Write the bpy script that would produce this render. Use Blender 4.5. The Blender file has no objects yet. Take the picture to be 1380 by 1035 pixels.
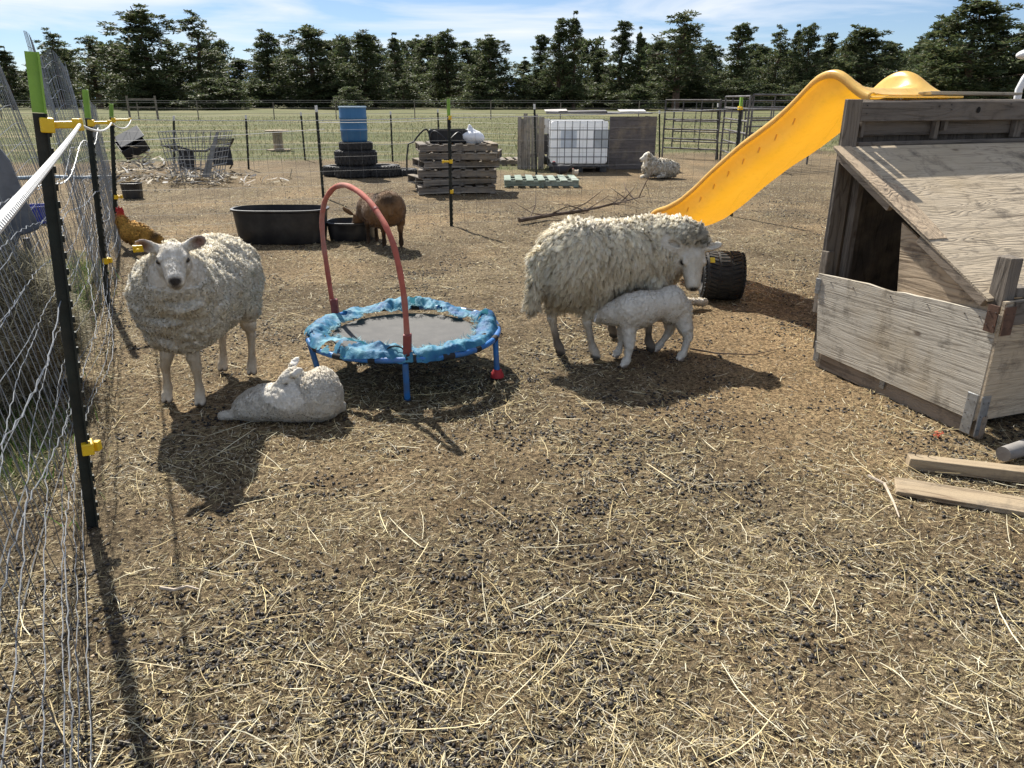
import bpy, math, random
import numpy as np
from mathutils import Vector, Matrix, kdtree

# ------------------------------------------------------------------ camera, world, sun, exposure
scene = bpy.context.scene
C = scene.collection
R = math.radians
CAMH, FPX, PITCH = 1.5, 1000.0, R(21.0)
cam_data = bpy.data.cameras.new('camera')
cam_data.sensor_width = 36.0
cam_data.lens = 36.0 * FPX / 1380.0
cam_data.clip_start = 0.05
cam_data.clip_end = 30000.0
cam = bpy.data.objects.new('camera', cam_data)
C.objects.link(cam)
cam.location = (0, 0, CAMH)
cam.rotation_euler = (R(90) - PITCH, 0, 0)
scene.camera = cam

SUN_EL, SUN_AZ = R(47.0), R(-28.0)          # azimuth from +Y (forward), negative = left
SUNV = Vector((math.sin(SUN_AZ) * math.cos(SUN_EL), math.cos(SUN_AZ) * math.cos(SUN_EL), math.sin(SUN_EL)))
world = bpy.data.worlds.new('World')
scene.world = world
world.use_nodes = True
wn, wl = world.node_tree.nodes, world.node_tree.links
wn.clear()
w_out = wn.new('ShaderNodeOutputWorld')
w_bg = wn.new('ShaderNodeBackground')
w_sky = wn.new('ShaderNodeTexSky')
w_sky.sky_type = 'NISHITA'
w_sky.sun_disc = False
w_sky.sun_elevation = SUN_EL
w_sky.sun_rotation = SUN_AZ
w_sky.altitude = 1800
w_sky.air_density = 1.0
w_sky.dust_density = 0.6
w_sky.ozone_density = 1.6
w_bg.inputs['Strength'].default_value = 0.057
# thin streaky cirrus mixed over the sky by direction
w_geo = wn.new('ShaderNodeTexCoord')
w_map = wn.new('ShaderNodeMapping'); w_map.inputs['Scale'].default_value = (1.0, 1.0, 9.0)
w_map.inputs['Rotation'].default_value = (R(2), R(3), 0)
w_n1 = wn.new('ShaderNodeTexNoise'); w_n1.inputs['Scale'].default_value = 2.6; w_n1.inputs['Detail'].default_value = 8; w_n1.inputs['Roughness'].default_value = 0.55
w_n1.inputs['Distortion'].default_value = 0.5
w_ramp = wn.new('ShaderNodeValToRGB')
w_ramp.color_ramp.elements[0].position = 0.44; w_ramp.color_ramp.elements[0].color = (0.06, 0.06, 0.06, 1)
w_ramp.color_ramp.elements[1].position = 0.64; w_ramp.color_ramp.elements[1].color = (0.90, 0.90, 0.90, 1)
w_mix = wn.new('ShaderNodeMix'); w_mix.data_type = 'RGBA'
w_mix.inputs[7].default_value = (9.6, 10.0, 10.6, 1)
w_tint = wn.new('ShaderNodeMix'); w_tint.data_type = 'RGBA'; w_tint.blend_type = 'MULTIPLY'; w_tint.inputs[0].default_value = 1.0; w_tint.inputs[7].default_value = (0.80, 0.90, 1.05, 1)
wl.new(w_geo.outputs['Generated'], w_map.inputs['Vector'])
wl.new(w_map.outputs[0], w_n1.inputs['Vector'])
wl.new(w_n1.outputs[0], w_ramp.inputs[0])
wl.new(w_ramp.outputs[0], w_mix.inputs[0])
wl.new(w_sky.outputs[0], w_tint.inputs[6]); wl.new(w_tint.outputs[2], w_mix.inputs[6])
wl.new(w_mix.outputs[2], w_bg.inputs['Color'])
wl.new(w_bg.outputs[0], w_out.inputs['Surface'])

sun_d = bpy.data.lights.new('sun', 'SUN')
sun_d.energy = 5.0
sun_d.angle = R(0.55)
sun_d.color = (1.0, 0.95, 0.86)
sun = bpy.data.objects.new('sun', sun_d)
C.objects.link(sun)
sun.rotation_euler = SUNV.to_track_quat('Z', 'Y').to_euler()
sun.location = (-10, 20, 20)

scene.view_settings.view_transform = 'Standard'
scene.view_settings.look = 'None'
scene.view_settings.exposure = 0.84
scene.view_settings.gamma = 1.0
scene.view_settings.use_curve_mapping = False
scene.cycles.use_denoising = True
scene.cycles.denoising_prefilter = 'ACCURATE'
scene.cycles.denoising_input_passes = 'RGB_ALBEDO_NORMAL'
scene.cycles.max_bounces = 12
scene.cycles.diffuse_bounces = 9
scene.cycles.transmission_bounces = 8
scene.cycles.transparent_max_bounces = 8
scene.cycles.caustics_reflective = False
scene.cycles.caustics_refractive = False

rng = np.random.default_rng(7)
random.seed(7)

# ------------------------------------------------------------------ photo geometry -> world positions
_cp, _sp = math.cos(PITCH), math.sin(PITCH)
def ray(px, py):
    v = 517.5 - py
    return px - 690.0, FPX * _cp + v * _sp, -FPX * _sp + v * _cp
def G(px, py, z=0.0):                        # world point on the level z seen at that pixel of the photo
    x, f, u = ray(px, py)
    t = (z - CAMH) / u
    return Vector((x * t, f * t, z))
def D(px, py, d):                            # world point at the distance d
    x, f, u = ray(px, py)
    t = d / f
    return Vector((x * t, d, CAMH + u * t))

# ------------------------------------------------------------------ helpers
def link(o, parent=None):
    C.objects.link(o)
    if parent is not None:
        o.parent = parent
    return o
def tag(o, label=None, cat=None, group=None, kind=None):
    if label: o['label'] = label
    if cat: o['category'] = cat
    if group: o['group'] = group
    if kind: o['kind'] = kind
    return o
def empty(name, loc=(0, 0, 0), rz=0.0, label=None, cat=None, group=None):
    o = bpy.data.objects.new(name, None)
    o.empty_display_size = 0.1
    o.location = loc; o.rotation_euler = (0, 0, rz)
    C.objects.link(o)
    return tag(o, label, cat, group)
def copy_tree(o, parent=None):
    c = o.copy(); C.objects.link(c)
    if parent is not None: c.parent = parent
    for ch in list(o.children): copy_tree(ch, c)
    return c
def np_mesh(name, V, F, mat=None, parent=None, smooth=True, col=None, normals=None, mats=None, mi=None):
    """V (n,3); F (m,k) int array or list of such arrays (mixed polygons)."""
    me = bpy.data.meshes.new(name)
    V = np.asarray(V, dtype=np.float32)
    Fs = F if isinstance(F, list) else [F]
    Fs = [np.asarray(f, dtype=np.int32) for f in Fs if len(f)]
    loops = np.concatenate([f.ravel() for f in Fs])
    sizes = np.concatenate([np.full(len(f), f.shape[1], np.int32) for f in Fs])
    starts = np.concatenate([[0], np.cumsum(sizes)[:-1]]).astype(np.int32)
    me.vertices.add(len(V)); me.vertices.foreach_set('co', V.ravel())
    me.loops.add(len(loops)); me.loops.foreach_set('vertex_index', loops)
    me.polygons.add(len(sizes)); me.polygons.foreach_set('loop_start', starts)
    me.polygons.foreach_set('use_smooth', np.full(len(sizes), smooth, dtype=bool))
    if mi is not None: me.polygons.foreach_set('material_index', np.asarray(mi, np.int32))
    me.update(calc_edges=True)
    if col is not None:
        a = me.color_attributes.new('Col', 'FLOAT_COLOR', 'POINT')
        col = np.asarray(col, np.float32)
        if col.shape[1] == 3: col = np.concatenate([col, np.ones((len(col), 1), np.float32)], 1)
        a.data.foreach_set('color', col.ravel())
    me.validate(clean_customdata=False)
    if normals is not None:
        me.normals_split_custom_set_from_vertices(np.asarray(normals, np.float32))
    o = bpy.data.objects.new(name, me)
    if mats:
        for m in mats: me.materials.append(m)
    elif mat: me.materials.append(mat)
    return link(o, parent)

class MB:
    """Collects boxes, bars, tubes and sheets and builds them as ONE mesh."""
    def __init__(s): s.V, s.F, s.n = [], {}, 0
    def add(s, V, F):
        V = np.asarray(V, float)
        for f in F:
            s.F.setdefault(len(f), []).append([i + s.n for i in f])
        s.V.append(V); s.n += len(V)
        return s
    def addnp(s, V, F):
        V = np.asarray(V, float); F = np.asarray(F)
        s.F.setdefault(F.shape[1], []).extend((F + s.n).tolist())
        s.V.append(V); s.n += len(V)
        return s
    def box(s, c, d, rot=None, jit=0.0):
        """centre, full size, optional 3x3 matrix (columns = axes)"""
        h = np.array(d) / 2.0
        P = np.array([[x, y, z] for x in (-1, 1) for y in (-1, 1) for z in (-1, 1)]) * h
        if jit: P = P + rng.normal(0, jit, P.shape)
        if rot is not None: P = P @ np.array(rot).T
        return s.add(P + np.array(c), [(0, 1, 3, 2), (4, 6, 7, 5), (0, 4, 5, 1), (2, 3, 7, 6), (0, 2, 6, 4), (1, 5, 7, 3)])
    def bar(s, a, b, w, h, up=(0, 0, 1), jit=0.0):
        """rectangular bar from a to b, w across, h along 'up'"""
        a, b = Vector(a), Vector(b)
        x = (b - a); L = x.length; x.normalize()
        y = Vector(up).cross(x)
        if y.length < 1e-4: y = Vector((0, 1, 0)).cross(x)
        y.normalize(); z = x.cross(y)
        return s.box((a + b) / 2, (L, w, h), Matrix((x, y, z)).transposed(), jit)
    def tube(s, pts, r, n=8, caps=True, closed=False):
        P = np.array([tuple(p) for p in pts], float)
        m = len(P)
        rr = np.full(m, r) if np.isscalar(r) else np.asarray(r, float)
        if closed: T = np.roll(P, -1, 0) - np.roll(P, 1, 0)
        else: T = np.gradient(P, axis=0)
        T /= np.linalg.norm(T, axis=1)[:, None] + 1e-12
        u = np.cross(T[0], (0, 0, 1.0))
        if np.linalg.norm(u) < 1e-3: u = np.cross(T[0], (0, 1.0, 0))
        U = []
        for i in range(m):
            u = u - T[i] * np.dot(u, T[i]); u = u / (np.linalg.norm(u) + 1e-12); U.append(u)
        U = np.array(U); W = np.cross(T, U)
        a = np.arange(n) * 2 * math.pi / n
        V = P[:, None] + rr[:, None, None] * (np.cos(a)[None, :, None] * U[:, None] + np.sin(a)[None, :, None] * W[:, None])
        k = m if closed else m - 1
        i = np.arange(k)[:, None]; j = np.arange(n)[None, :]
        i2 = (i + 1) % m; j2 = (j + 1) % n
        F = np.stack([i * n + j, i * n + j2, i2 * n + j2, i2 * n + j], -1).reshape(-1, 4)
        s.addnp(V.reshape(-1, 3), F)
        if caps and not closed:
            b0 = s.n - m * n
            s.F.setdefault(n, []).append([b0 + q for q in range(n)][::-1])
            s.F.setdefault(n, []).append([b0 + (m - 1) * n + q for q in range(n)])
        return s
    def lathe(s, prof, c=(0, 0, 0), n=32, sx=1.0, sy=1.0, rz=0.0):
        """prof: list of (radius, z)"""
        a = np.arange(n) * 2 * math.pi / n
        pr = np.array(prof, float)
        X = pr[:, 0][:, None] * np.cos(a) * sx; Y = pr[:, 0][:, None] * np.sin(a) * sy
        ca, sa = math.cos(rz), math.sin(rz)
        V = np.stack([X * ca - Y * sa + c[0], X * sa + Y * ca + c[1], np.repeat(pr[:, 1][:, None], n, 1) + c[2]], -1)
        m = len(pr); i = np.arange(m - 1)[:, None]; j = np.arange(n)[None, :]; j2 = (j + 1) % n
        F = np.stack([i * n + j, i * n + j2, (i + 1) * n + j2, (i + 1) * n + j], -1).reshape(-1, 4)
        return s.addnp(V.reshape(-1, 3), F)
    def build(s, name, mat=None, parent=None, smooth=False, bevel=0.0, col=None):
        V = np.concatenate(s.V)
        o = np_mesh(name, V, [np.array(f) for f in s.F.values()], mat, parent, smooth, col)
        if smooth:
            try: o.data.set_sharp_from_angle(angle=R(40))
            except Exception: pass
        if bevel:
            b = o.modifiers.new('bevel', 'BEVEL'); b.width = bevel; b.segments = 2; b.limit_method = 'ANGLE'
        return o

# ---- numpy value noise
_P = np.random.default_rng(3).random((64, 64, 64)).astype(np.float32)
def vnoise(p):
    p = np.asarray(p, float); i = np.floor(p).astype(int); f = p - i; f = f * f * (3 - 2 * f)
    i &= 63; j = (i + 1) & 63
    x0, y0, z0 = i[..., 0], i[..., 1], i[..., 2]; x1, y1, z1 = j[..., 0], j[..., 1], j[..., 2]
    fx, fy, fz = f[..., 0], f[..., 1], f[..., 2]
    def L(a, b, t): return a + (b - a) * t
    return L(L(L(_P[x0, y0, z0], _P[x1, y0, z0], fx), L(_P[x0, y1, z0], _P[x1, y1, z0], fx), fy),
             L(L(_P[x0, y0, z1], _P[x1, y0, z1], fx), L(_P[x0, y1, z1], _P[x1, y1, z1], fx), fy), fz) - 0.5
def fbm(p, oct=4, lac=2.03, gain=0.5):
    s = 0; a = 1.0; p = np.asarray(p, float)
    for k in range(oct):
        s = s + a * vnoise(p + 17.3 * k); p = p * lac; a *= gain
    return s
def n2(x, y, sc, oct=3, off=0.0):
    x = np.asarray(x, float); y = np.asarray(y, float)
    return fbm(np.stack([x * sc + off, y * sc + off * 1.7, np.full(np.shape(x), off + .5)], -1), oct)

# ---- materials
def new_mat(name):
    m = bpy.data.materials.new(name); m.use_nodes = True
    nt = m.node_tree; nt.nodes.clear()
    out = nt.nodes.new('ShaderNodeOutputMaterial')
    return m, nt, out
class NB:
    def __init__(s, name):
        s.m, s.nt, s.out = new_mat(name); s.tc = None
    def n(s, t, **kw):
        nd = s.nt.nodes.new(t)
        for k, v in kw.items():
            if k.startswith('i_'): nd.inputs[k[2:].replace('_', ' ')].default_value = v
            else: setattr(nd, k, v)
        return nd
    def l(s, a, b): s.nt.links.new(a, b)
    def coord(s, kind='Object', scale=(1, 1, 1), rot=(0, 0, 0)):
        tc = s.n('ShaderNodeTexCoord'); mp = s.n('ShaderNodeMapping')
        mp.inputs['Scale'].default_value = scale; mp.inputs['Rotation'].default_value = rot
        s.l(tc.outputs[kind], mp.inputs[0]); return mp.outputs[0]
    def noise(s, vec, scale, detail=4, rough=.5, dist=0.0):
        nd = s.n('ShaderNodeTexNoise'); nd.inputs['Scale'].default_value = scale
        nd.inputs['Detail'].default_value = detail; nd.inputs['Roughness'].default_value = rough; nd.inputs['Distortion'].default_value = dist
        s.l(vec, nd.inputs['Vector']); return nd.outputs[0]
    def ramp(s, fac, stops):
        nd = s.n('ShaderNodeValToRGB'); cr = nd.color_ramp
        while len(cr.elements) < len(stops): cr.elements.new(0.5)
        for e, (p, c) in zip(cr.elements, stops):
            e.position = p; e.color = (*c, 1) if len(c) == 3 else c
        s.l(fac, nd.inputs[0]); return nd.outputs[0]
    def mix(s, fac, a, b, blend='MIX'):
        nd = s.n('ShaderNodeMix', data_type='RGBA', blend_type=blend)
        for ii, v in ((0, fac), (6, a), (7, b)):
            inp = nd.inputs[ii]
            if hasattr(v, 'is_output'): s.l(v, inp)
            elif isinstance(v, (int, float)): inp.default_value = v if ii == 0 else (v, v, v, 1)
            else: inp.default_value = (*v, 1)
        return nd.outputs[2]
    def math(s, op, a, b=0.0):
        nd = s.n('ShaderNodeMath', operation=op)
        for inp, v in ((nd.inputs[0], a), (nd.inputs[1], b)):
            if hasattr(v, 'is_output'): s.l(v, inp)
            else: inp.default_value = v
        return nd.outputs[0]
    def attr(s, name='Col'):
        nd = s.n('ShaderNodeAttribute'); nd.attribute_name = name; return nd.outputs['Color']
    def bump(s, h, strength=.5, dist=.01):
        nd = s.n('ShaderNodeBump'); nd.inputs['Strength'].default_value = strength; nd.inputs['Distance'].default_value = dist
        s.l(h, nd.inputs['Height']); return nd.outputs[0]
    def bsdf(s, color, rough=.7, bump=None, metal=0.0, spec=.5, trans=None, **kw):
        b = s.n('ShaderNodeBsdfPrincipled')
        def setin(inp, v):
            if hasattr(v, 'is_output'): s.l(v, inp)
            elif isinstance(v, (int, float)): inp.default_value = v
            else: inp.default_value = (*v, 1)
        setin(b.inputs['Base Color'], color); setin(b.inputs['Roughness'], rough)
        setin(b.inputs['Metallic'], metal); b.inputs['Specular IOR Level'].default_value = spec
        for k, v in kw.items(): setin(b.inputs[k.replace('_', ' ')], v)
        if bump is not None: s.l(bump, b.inputs['Normal'])
        if trans is None:
            s.l(b.outputs[0], s.out.inputs['Surface'])
        else:
            f, tcol = trans
            t = s.n('ShaderNodeBsdfTranslucent'); setin(t.inputs[0], tcol)
            if bump is not None: s.l(bump, t.inputs['Normal'])
            mx = s.n('ShaderNodeMixShader'); mx.inputs[0].default_value = f
            s.l(b.outputs[0], mx.inputs[1]); s.l(t.outputs[0], mx.inputs[2]); s.l(mx.outputs[0], s.out.inputs['Surface'])
        return s.m
def simple(name, col, rough=.6, var=.25, scale=12, metal=0.0, spec=.4, bump=.25, dirt=None, dirt_amt=.35):
    b = NB(name); c = b.coord()
    n1 = b.noise(c, scale, 6, .6)
    a = tuple(x * (1 - var) for x in col); d = tuple(min(1, x * (1 + var)) for x in col)
    colr = b.ramp(n1, [(.3, a), (.7, d)])
    if dirt:
        n3 = b.noise(c, scale * .45, 5, .65)
        f = b.ramp(n3, [(.45, (0, 0, 0)), (.7, (dirt_amt,) * 3)])
        colr = b.mix(f, colr, dirt)
    n4 = b.noise(c, scale * 6, 4, .6)
    return b.bsdf(colr, rough, b.bump(n4, bump, .004), metal, spec)

# ---- signed distance modelling: bodies are grown as ONE continuous surface
class SDF:
    def __init__(s, lo, hi, h):
        s.lo = np.array(lo, float); s.h = h
        s.n = np.ceil((np.array(hi, float) - s.lo) / h).astype(int) + 1
        s.f = np.full(s.n, 0.2, np.float32)
    def _sub(s, lo, hi):
        a = np.clip(np.floor((np.array(lo) - s.lo) / s.h).astype(int), 0, s.n - 1)
        b = np.clip(np.ceil((np.array(hi) - s.lo) / s.h).astype(int) + 1, 1, s.n)
        ax = [s.lo[k] + s.h * np.arange(a[k], b[k]) for k in range(3)]
        P = np.stack(np.meshgrid(*ax, indexing='ij'), -1)
        return (slice(a[0], b[0]), slice(a[1], b[1]), slice(a[2], b[2])), P
    def _comb(s, sl, d, k, sub):
        g = s.f[sl]
        if sub:
            d = -d; hh = np.clip(.5 - .5 * (g - d) / k, 0, 1)
            s.f[sl] = g * (1 - hh) + d * hh + k * hh * (1 - hh)
        else:
            hh = np.clip(.5 + .5 * (g - d) / k, 0, 1)
            s.f[sl] = g * (1 - hh) + d * hh - k * hh * (1 - hh)
    def cone(s, a, b, ra, rb=None, k=.03, sub=False):
        rb = ra if rb is None else rb
        a, b = np.array(a, float), np.array(b, float); m = max(ra, rb) + k + 3 * s.h
        sl, P = s._sub(np.minimum(a, b) - m, np.maximum(a, b) + m)
        ba = b - a; t = np.clip(((P - a) @ ba) / (ba @ ba + 1e-9), 0, 1)
        d = np.linalg.norm(P - (a + t[..., None] * ba), axis=-1) - (ra + (rb - ra) * t)
        s._comb(sl, d, k, sub); return s
    def chain(s, pts, rs, k=.03):
        for i in range(len(pts) - 1): s.cone(pts[i], pts[i + 1], rs[i], rs[i + 1], k)
        return s
    def ell(s, c, r, k=.03, rot=None, sub=False):
        c, r = np.array(c, float), np.array(r, float); m = max(r) + k + 3 * s.h
        sl, P = s._sub(c - m, c + m); q = P - c
        if rot is not None: q = q @ np.array(rot)
        k0 = np.linalg.norm(q / r, axis=-1); k1 = np.linalg.norm(q / (r * r), axis=-1)
        s._comb(sl, k0 * (k0 - 1) / (k1 + 1e-9), k, sub); return s
    def mesh(s):
        f = s.f; neg = f < 0
        c = np.zeros(np.array(f.shape) - 1, int)
        for dx in (0, 1):
            for dy in (0, 1):
                for dz in (0, 1):
                    c += neg[dx:f.shape[0] - 1 + dx, dy:f.shape[1] - 1 + dy, dz:f.shape[2] - 1 + dz]
        act = (c > 0) & (c < 8)
        idx = -np.ones(act.shape, int); I = np.argwhere(act); idx[act] = np.arange(len(I))
        S = np.zeros((len(I), 3)); W = np.zeros(len(I))
        cor = [np.array((x, y, z)) for x in (0, 1) for y in (0, 1) for z in (0, 1)]
        for p in cor:
            for ax in range(3):
                if p[ax] == 1: continue
                q = p.copy(); q[ax] = 1
                A = f[tuple((I + p).T)]; B = f[tuple((I + q).T)]
                cr = (A < 0) != (B < 0); t = np.where(cr, A / (A - B + 1e-12), 0)
                S += np.where(cr[:, None], p + t[:, None] * (q - p), 0); W += cr
        V = s.lo + s.h * (I + S / W[:, None])
        F = []
        for ax in range(3):
            u, w = (ax + 1) % 3, (ax + 2) % 3
            a = [slice(None)] * 3; b = [slice(None)] * 3
            a[ax] = slice(0, -1); b[ax] = slice(1, None)
            A, B = neg[tuple(a)], neg[tuple(b)]
            E = np.argwhere(A != B)
            ok = (E[:, u] > 0) & (E[:, w] > 0) & (E[:, u] < s.n[u] - 1) & (E[:, w] < s.n[w] - 1) & (E[:, ax] < s.n[ax] - 1)
            E = E[ok]; sg = A[tuple(E.T)]
            du = np.zeros(3, int); du[u] = 1; dw = np.zeros(3, int); dw[w] = 1
            q = np.stack([idx[tuple((E - du - dw).T)], idx[tuple((E - dw).T)], idx[tuple(E.T)], idx[tuple((E - du).T)]], 1)
            q[~sg] = q[~sg][:, ::-1]; F.append(q)
        return V, np.concatenate(F)

def vert_normals(V, F):
    n = np.cross(V[F[:, 2]] - V[F[:, 0]], V[F[:, 3]] - V[F[:, 1]])
    N = np.zeros_like(V)
    for k in range(4): np.add.at(N, F[:, k], n)
    return N / (np.linalg.norm(N, axis=1)[:, None] + 1e-12)
def unit(v): return v / (np.linalg.norm(v, axis=-1, keepdims=True) + 1e-9)

def fleece(name, V, F, w, n, length, width, mat, parent, clump=.03, clumpf=.7, lift=.5, droop=.5, comb=(0, 0, 0), jit=.25,
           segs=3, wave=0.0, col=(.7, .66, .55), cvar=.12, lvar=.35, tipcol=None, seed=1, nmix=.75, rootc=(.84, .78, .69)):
    """thousands of tapered wool locks rooted on the surface V,F; w = weight per vertex (0..1, also scales length)"""
    rg = np.random.default_rng(seed)
    a, b, c, d = V[F[:, 0]], V[F[:, 1]], V[F[:, 2]], V[F[:, 3]]
    area = np.linalg.norm(np.cross(c - a, d - b), axis=1) * .5
    wf = w[F].mean(1); pr = area * np.clip(wf, 0, 1) ** .5; pr[wf < .03] = 0; pr /= pr.sum()
    fi = rg.choice(len(F), n, p=pr); s, t = rg.random((2, n, 1))
    P = (a[fi] * (1 - s) + b[fi] * s) * (1 - t) + (d[fi] * (1 - s) + c[fi] * s) * t
    N0 = vert_normals(V, F); N = unit(N0[F[fi]].mean(1)); W = wf[fi]
    # clumps
    nc = max(8, int(area[wf > .03].sum() / (clump * clump)))
    ci = rg.choice(n, min(nc, n), replace=False)
    kd = kdtree.KDTree(len(ci))
    for k, q in enumerate(ci): kd.insert(P[q], k)
    kd.balance()
    kf = kd.find; own = np.array([kf(p)[1] for p in P.tolist()])
    cj = rg.normal(0, 1, (len(ci), 3)); cl = 1 + lvar * rg.uniform(-1, 1, len(ci)); cc = 1 + cvar * rg.normal(0, 1, len(ci)); cph = rg.uniform(0, 6.28, len(ci))
    down = np.array((0, 0, -1.0)); comb = np.array(comb, float)
    def path(P, N, L, J, ph):
        pts = [P - N * .004]; cur = P
        side = unit(np.cross(N, down + comb * .5 + 1e-3))
        for k in range(segs):
            g = droop * (k + .6) / segs * 1.4
            dr = unit(N * lift + (down + comb) * g + J * jit)
            inn = (dr * N).sum(1, keepdims=True); dr = unit(dr + N * np.clip(.12 - inn, 0, 1))
            cur = cur + dr * (L[:, None] / segs)
            pts.append(cur + side * (wave * L[:, None] * np.sin(ph[:, None] + 2.6 * k)))
        return np.stack(pts, 1)
    L = length * np.clip(W, .25, 1) * cl[own] * (1 + .25 * rg.uniform(-1, 1, n))
    J = cj[own] * .8 + rg.normal(0, 1, (n, 3)) * .45
    pts = path(P, N, L, J, cph[own])
    Lc = length * np.clip(W[ci], .25, 1) * cl
    cpts = path(P[ci], N[ci], Lc, cj * .8, cph)
    tt = (np.arange(segs + 1) / segs)[None, :, None] ** 1.1 * clumpf
    pts = pts * (1 - tt) + cpts[own] * tt
    T = unit(pts[:, 1:] - pts[:, :-1]); T = np.concatenate([T, T[:, -1:]], 1)
    S = unit(np.cross(T, N[:, None] + .25 * rg.normal(0, 1, (n, 1, 3))))
    prof = np.array([1, .95, .7, .12]) if segs == 3 else np.interp(np.linspace(0, 1, segs + 1), [0, .5, 1], [1, .8, .12])
    hw = .5 * width * prof[None, :, None] * (1 + .3 * rg.uniform(-1, 1, (n, 1, 1)))
    A, B = pts - S * hw, pts + S * hw
    m = segs + 1
    VV = np.stack([A, B], 2).reshape(n, m * 2, 3)
    base = (np.arange(n) * m * 2)[:, None, None]; k = np.arange(segs)[None, :, None]
    FF = (base + 2 * k + np.array([0, 1, 3, 2])[None, None]).reshape(-1, 4)
    NN = unit(N[:, None] * nmix + T * .25 + cj[own][:, None] * .13 + .10 * rg.normal(0, 1, (n, 1, 3)))
    NN = np.repeat(NN, 2, 1).reshape(-1, 3)
    base_c = (col(P) if callable(col) else np.broadcast_to(np.array(col, float), (n, 3))) * (cc[own] * (1 + .06 * rg.normal(0, 1, n)))[:, None]
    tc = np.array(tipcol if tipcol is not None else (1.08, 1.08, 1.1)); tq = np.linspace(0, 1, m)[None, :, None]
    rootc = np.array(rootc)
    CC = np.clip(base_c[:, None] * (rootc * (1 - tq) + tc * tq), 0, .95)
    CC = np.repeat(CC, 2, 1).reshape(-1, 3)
    return np_mesh(name, VV.reshape(-1, 3), FF, mat, parent, True, CC, NN)

def local(yaw, off):
    c, s = math.cos(yaw), math.sin(yaw); M = np.array([[c, -s, 0], [s, c, 0], [0, 0, 1]])
    return lambda p: tuple(np.array(p, float) @ M.T + np.array(off))
# ================================================================== ground, hills, sky-side setting
def fence_x(y): return -0.40 - 0.482 * np.asarray(y, float)
def gheight(x, y):
    x = np.asarray(x, float); y = np.asarray(y, float)
    near = np.clip((14 - np.hypot(x, y)) / 6, 0, 1)
    h = near * (.020 * n2(x, y, 1.3, 2) + .014 * n2(x, y, 7, 3, 5.) + .013 * n2(x, y, 24, 2, 9.))
    far = np.clip((np.hypot(x, y) - 16) / 60, 0, 1)
    return h - .005 + far * .5 * n2(x, y, .03, 3, 3.)
def grass_w(x, y):
    x = np.asarray(x, float); y = np.asarray(y, float)
    n = n2(x, y, .35, 3, 2.)
    edge = np.where(x < 3, 18.3, 22.5)
    g = np.clip((y + n * 5 - edge) / 2.2, 0, 1)
    # green strip outside the side fence
    o = fence_x(y) - x
    g2 = np.clip(o / .25 - .3, 0, 1) * np.clip(1.5 - np.minimum(np.abs(y - 3.1) / .40, np.abs(y - 6.4) / 1.3), 0, 1) * np.clip(.70 + 3.0 * n2(x, y, 2.2, 3, 7.), 0, 1)
    return np.maximum(g, g2)
def _axis(dense_lo, dense_hi, step, lo, hi, g=1.13):
    a = list(np.arange(dense_lo, dense_hi, step)); s = step; v = a[-1]
    while v < hi: s *= g; v += s; a.append(v)
    s = step; v = a[0]; b = []
    while v > lo: s *= g; v -= s; b.append(v)
    return np.array(b[::-1] + a)
gx = _axis(-5.0, 4.6, .024, -2500, 2500); gy = _axis(.7, 9.0, .024, -40, 4000)
X_, Y_ = np.meshgrid(gx, gy, indexing='ij')
Z_ = gheight(X_, Y_)
GW = grass_w(X_, Y_)
nx_, ny_ = X_.shape
ii = np.arange(nx_ - 1)[:, None]; jj = np.arange(ny_ - 1)[None, :]
Fg = np.stack([ii * ny_ + jj, (ii + 1) * ny_ + jj, (ii + 1) * ny_ + jj + 1, ii * ny_ + jj + 1], -1).reshape(-1, 4)
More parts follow.
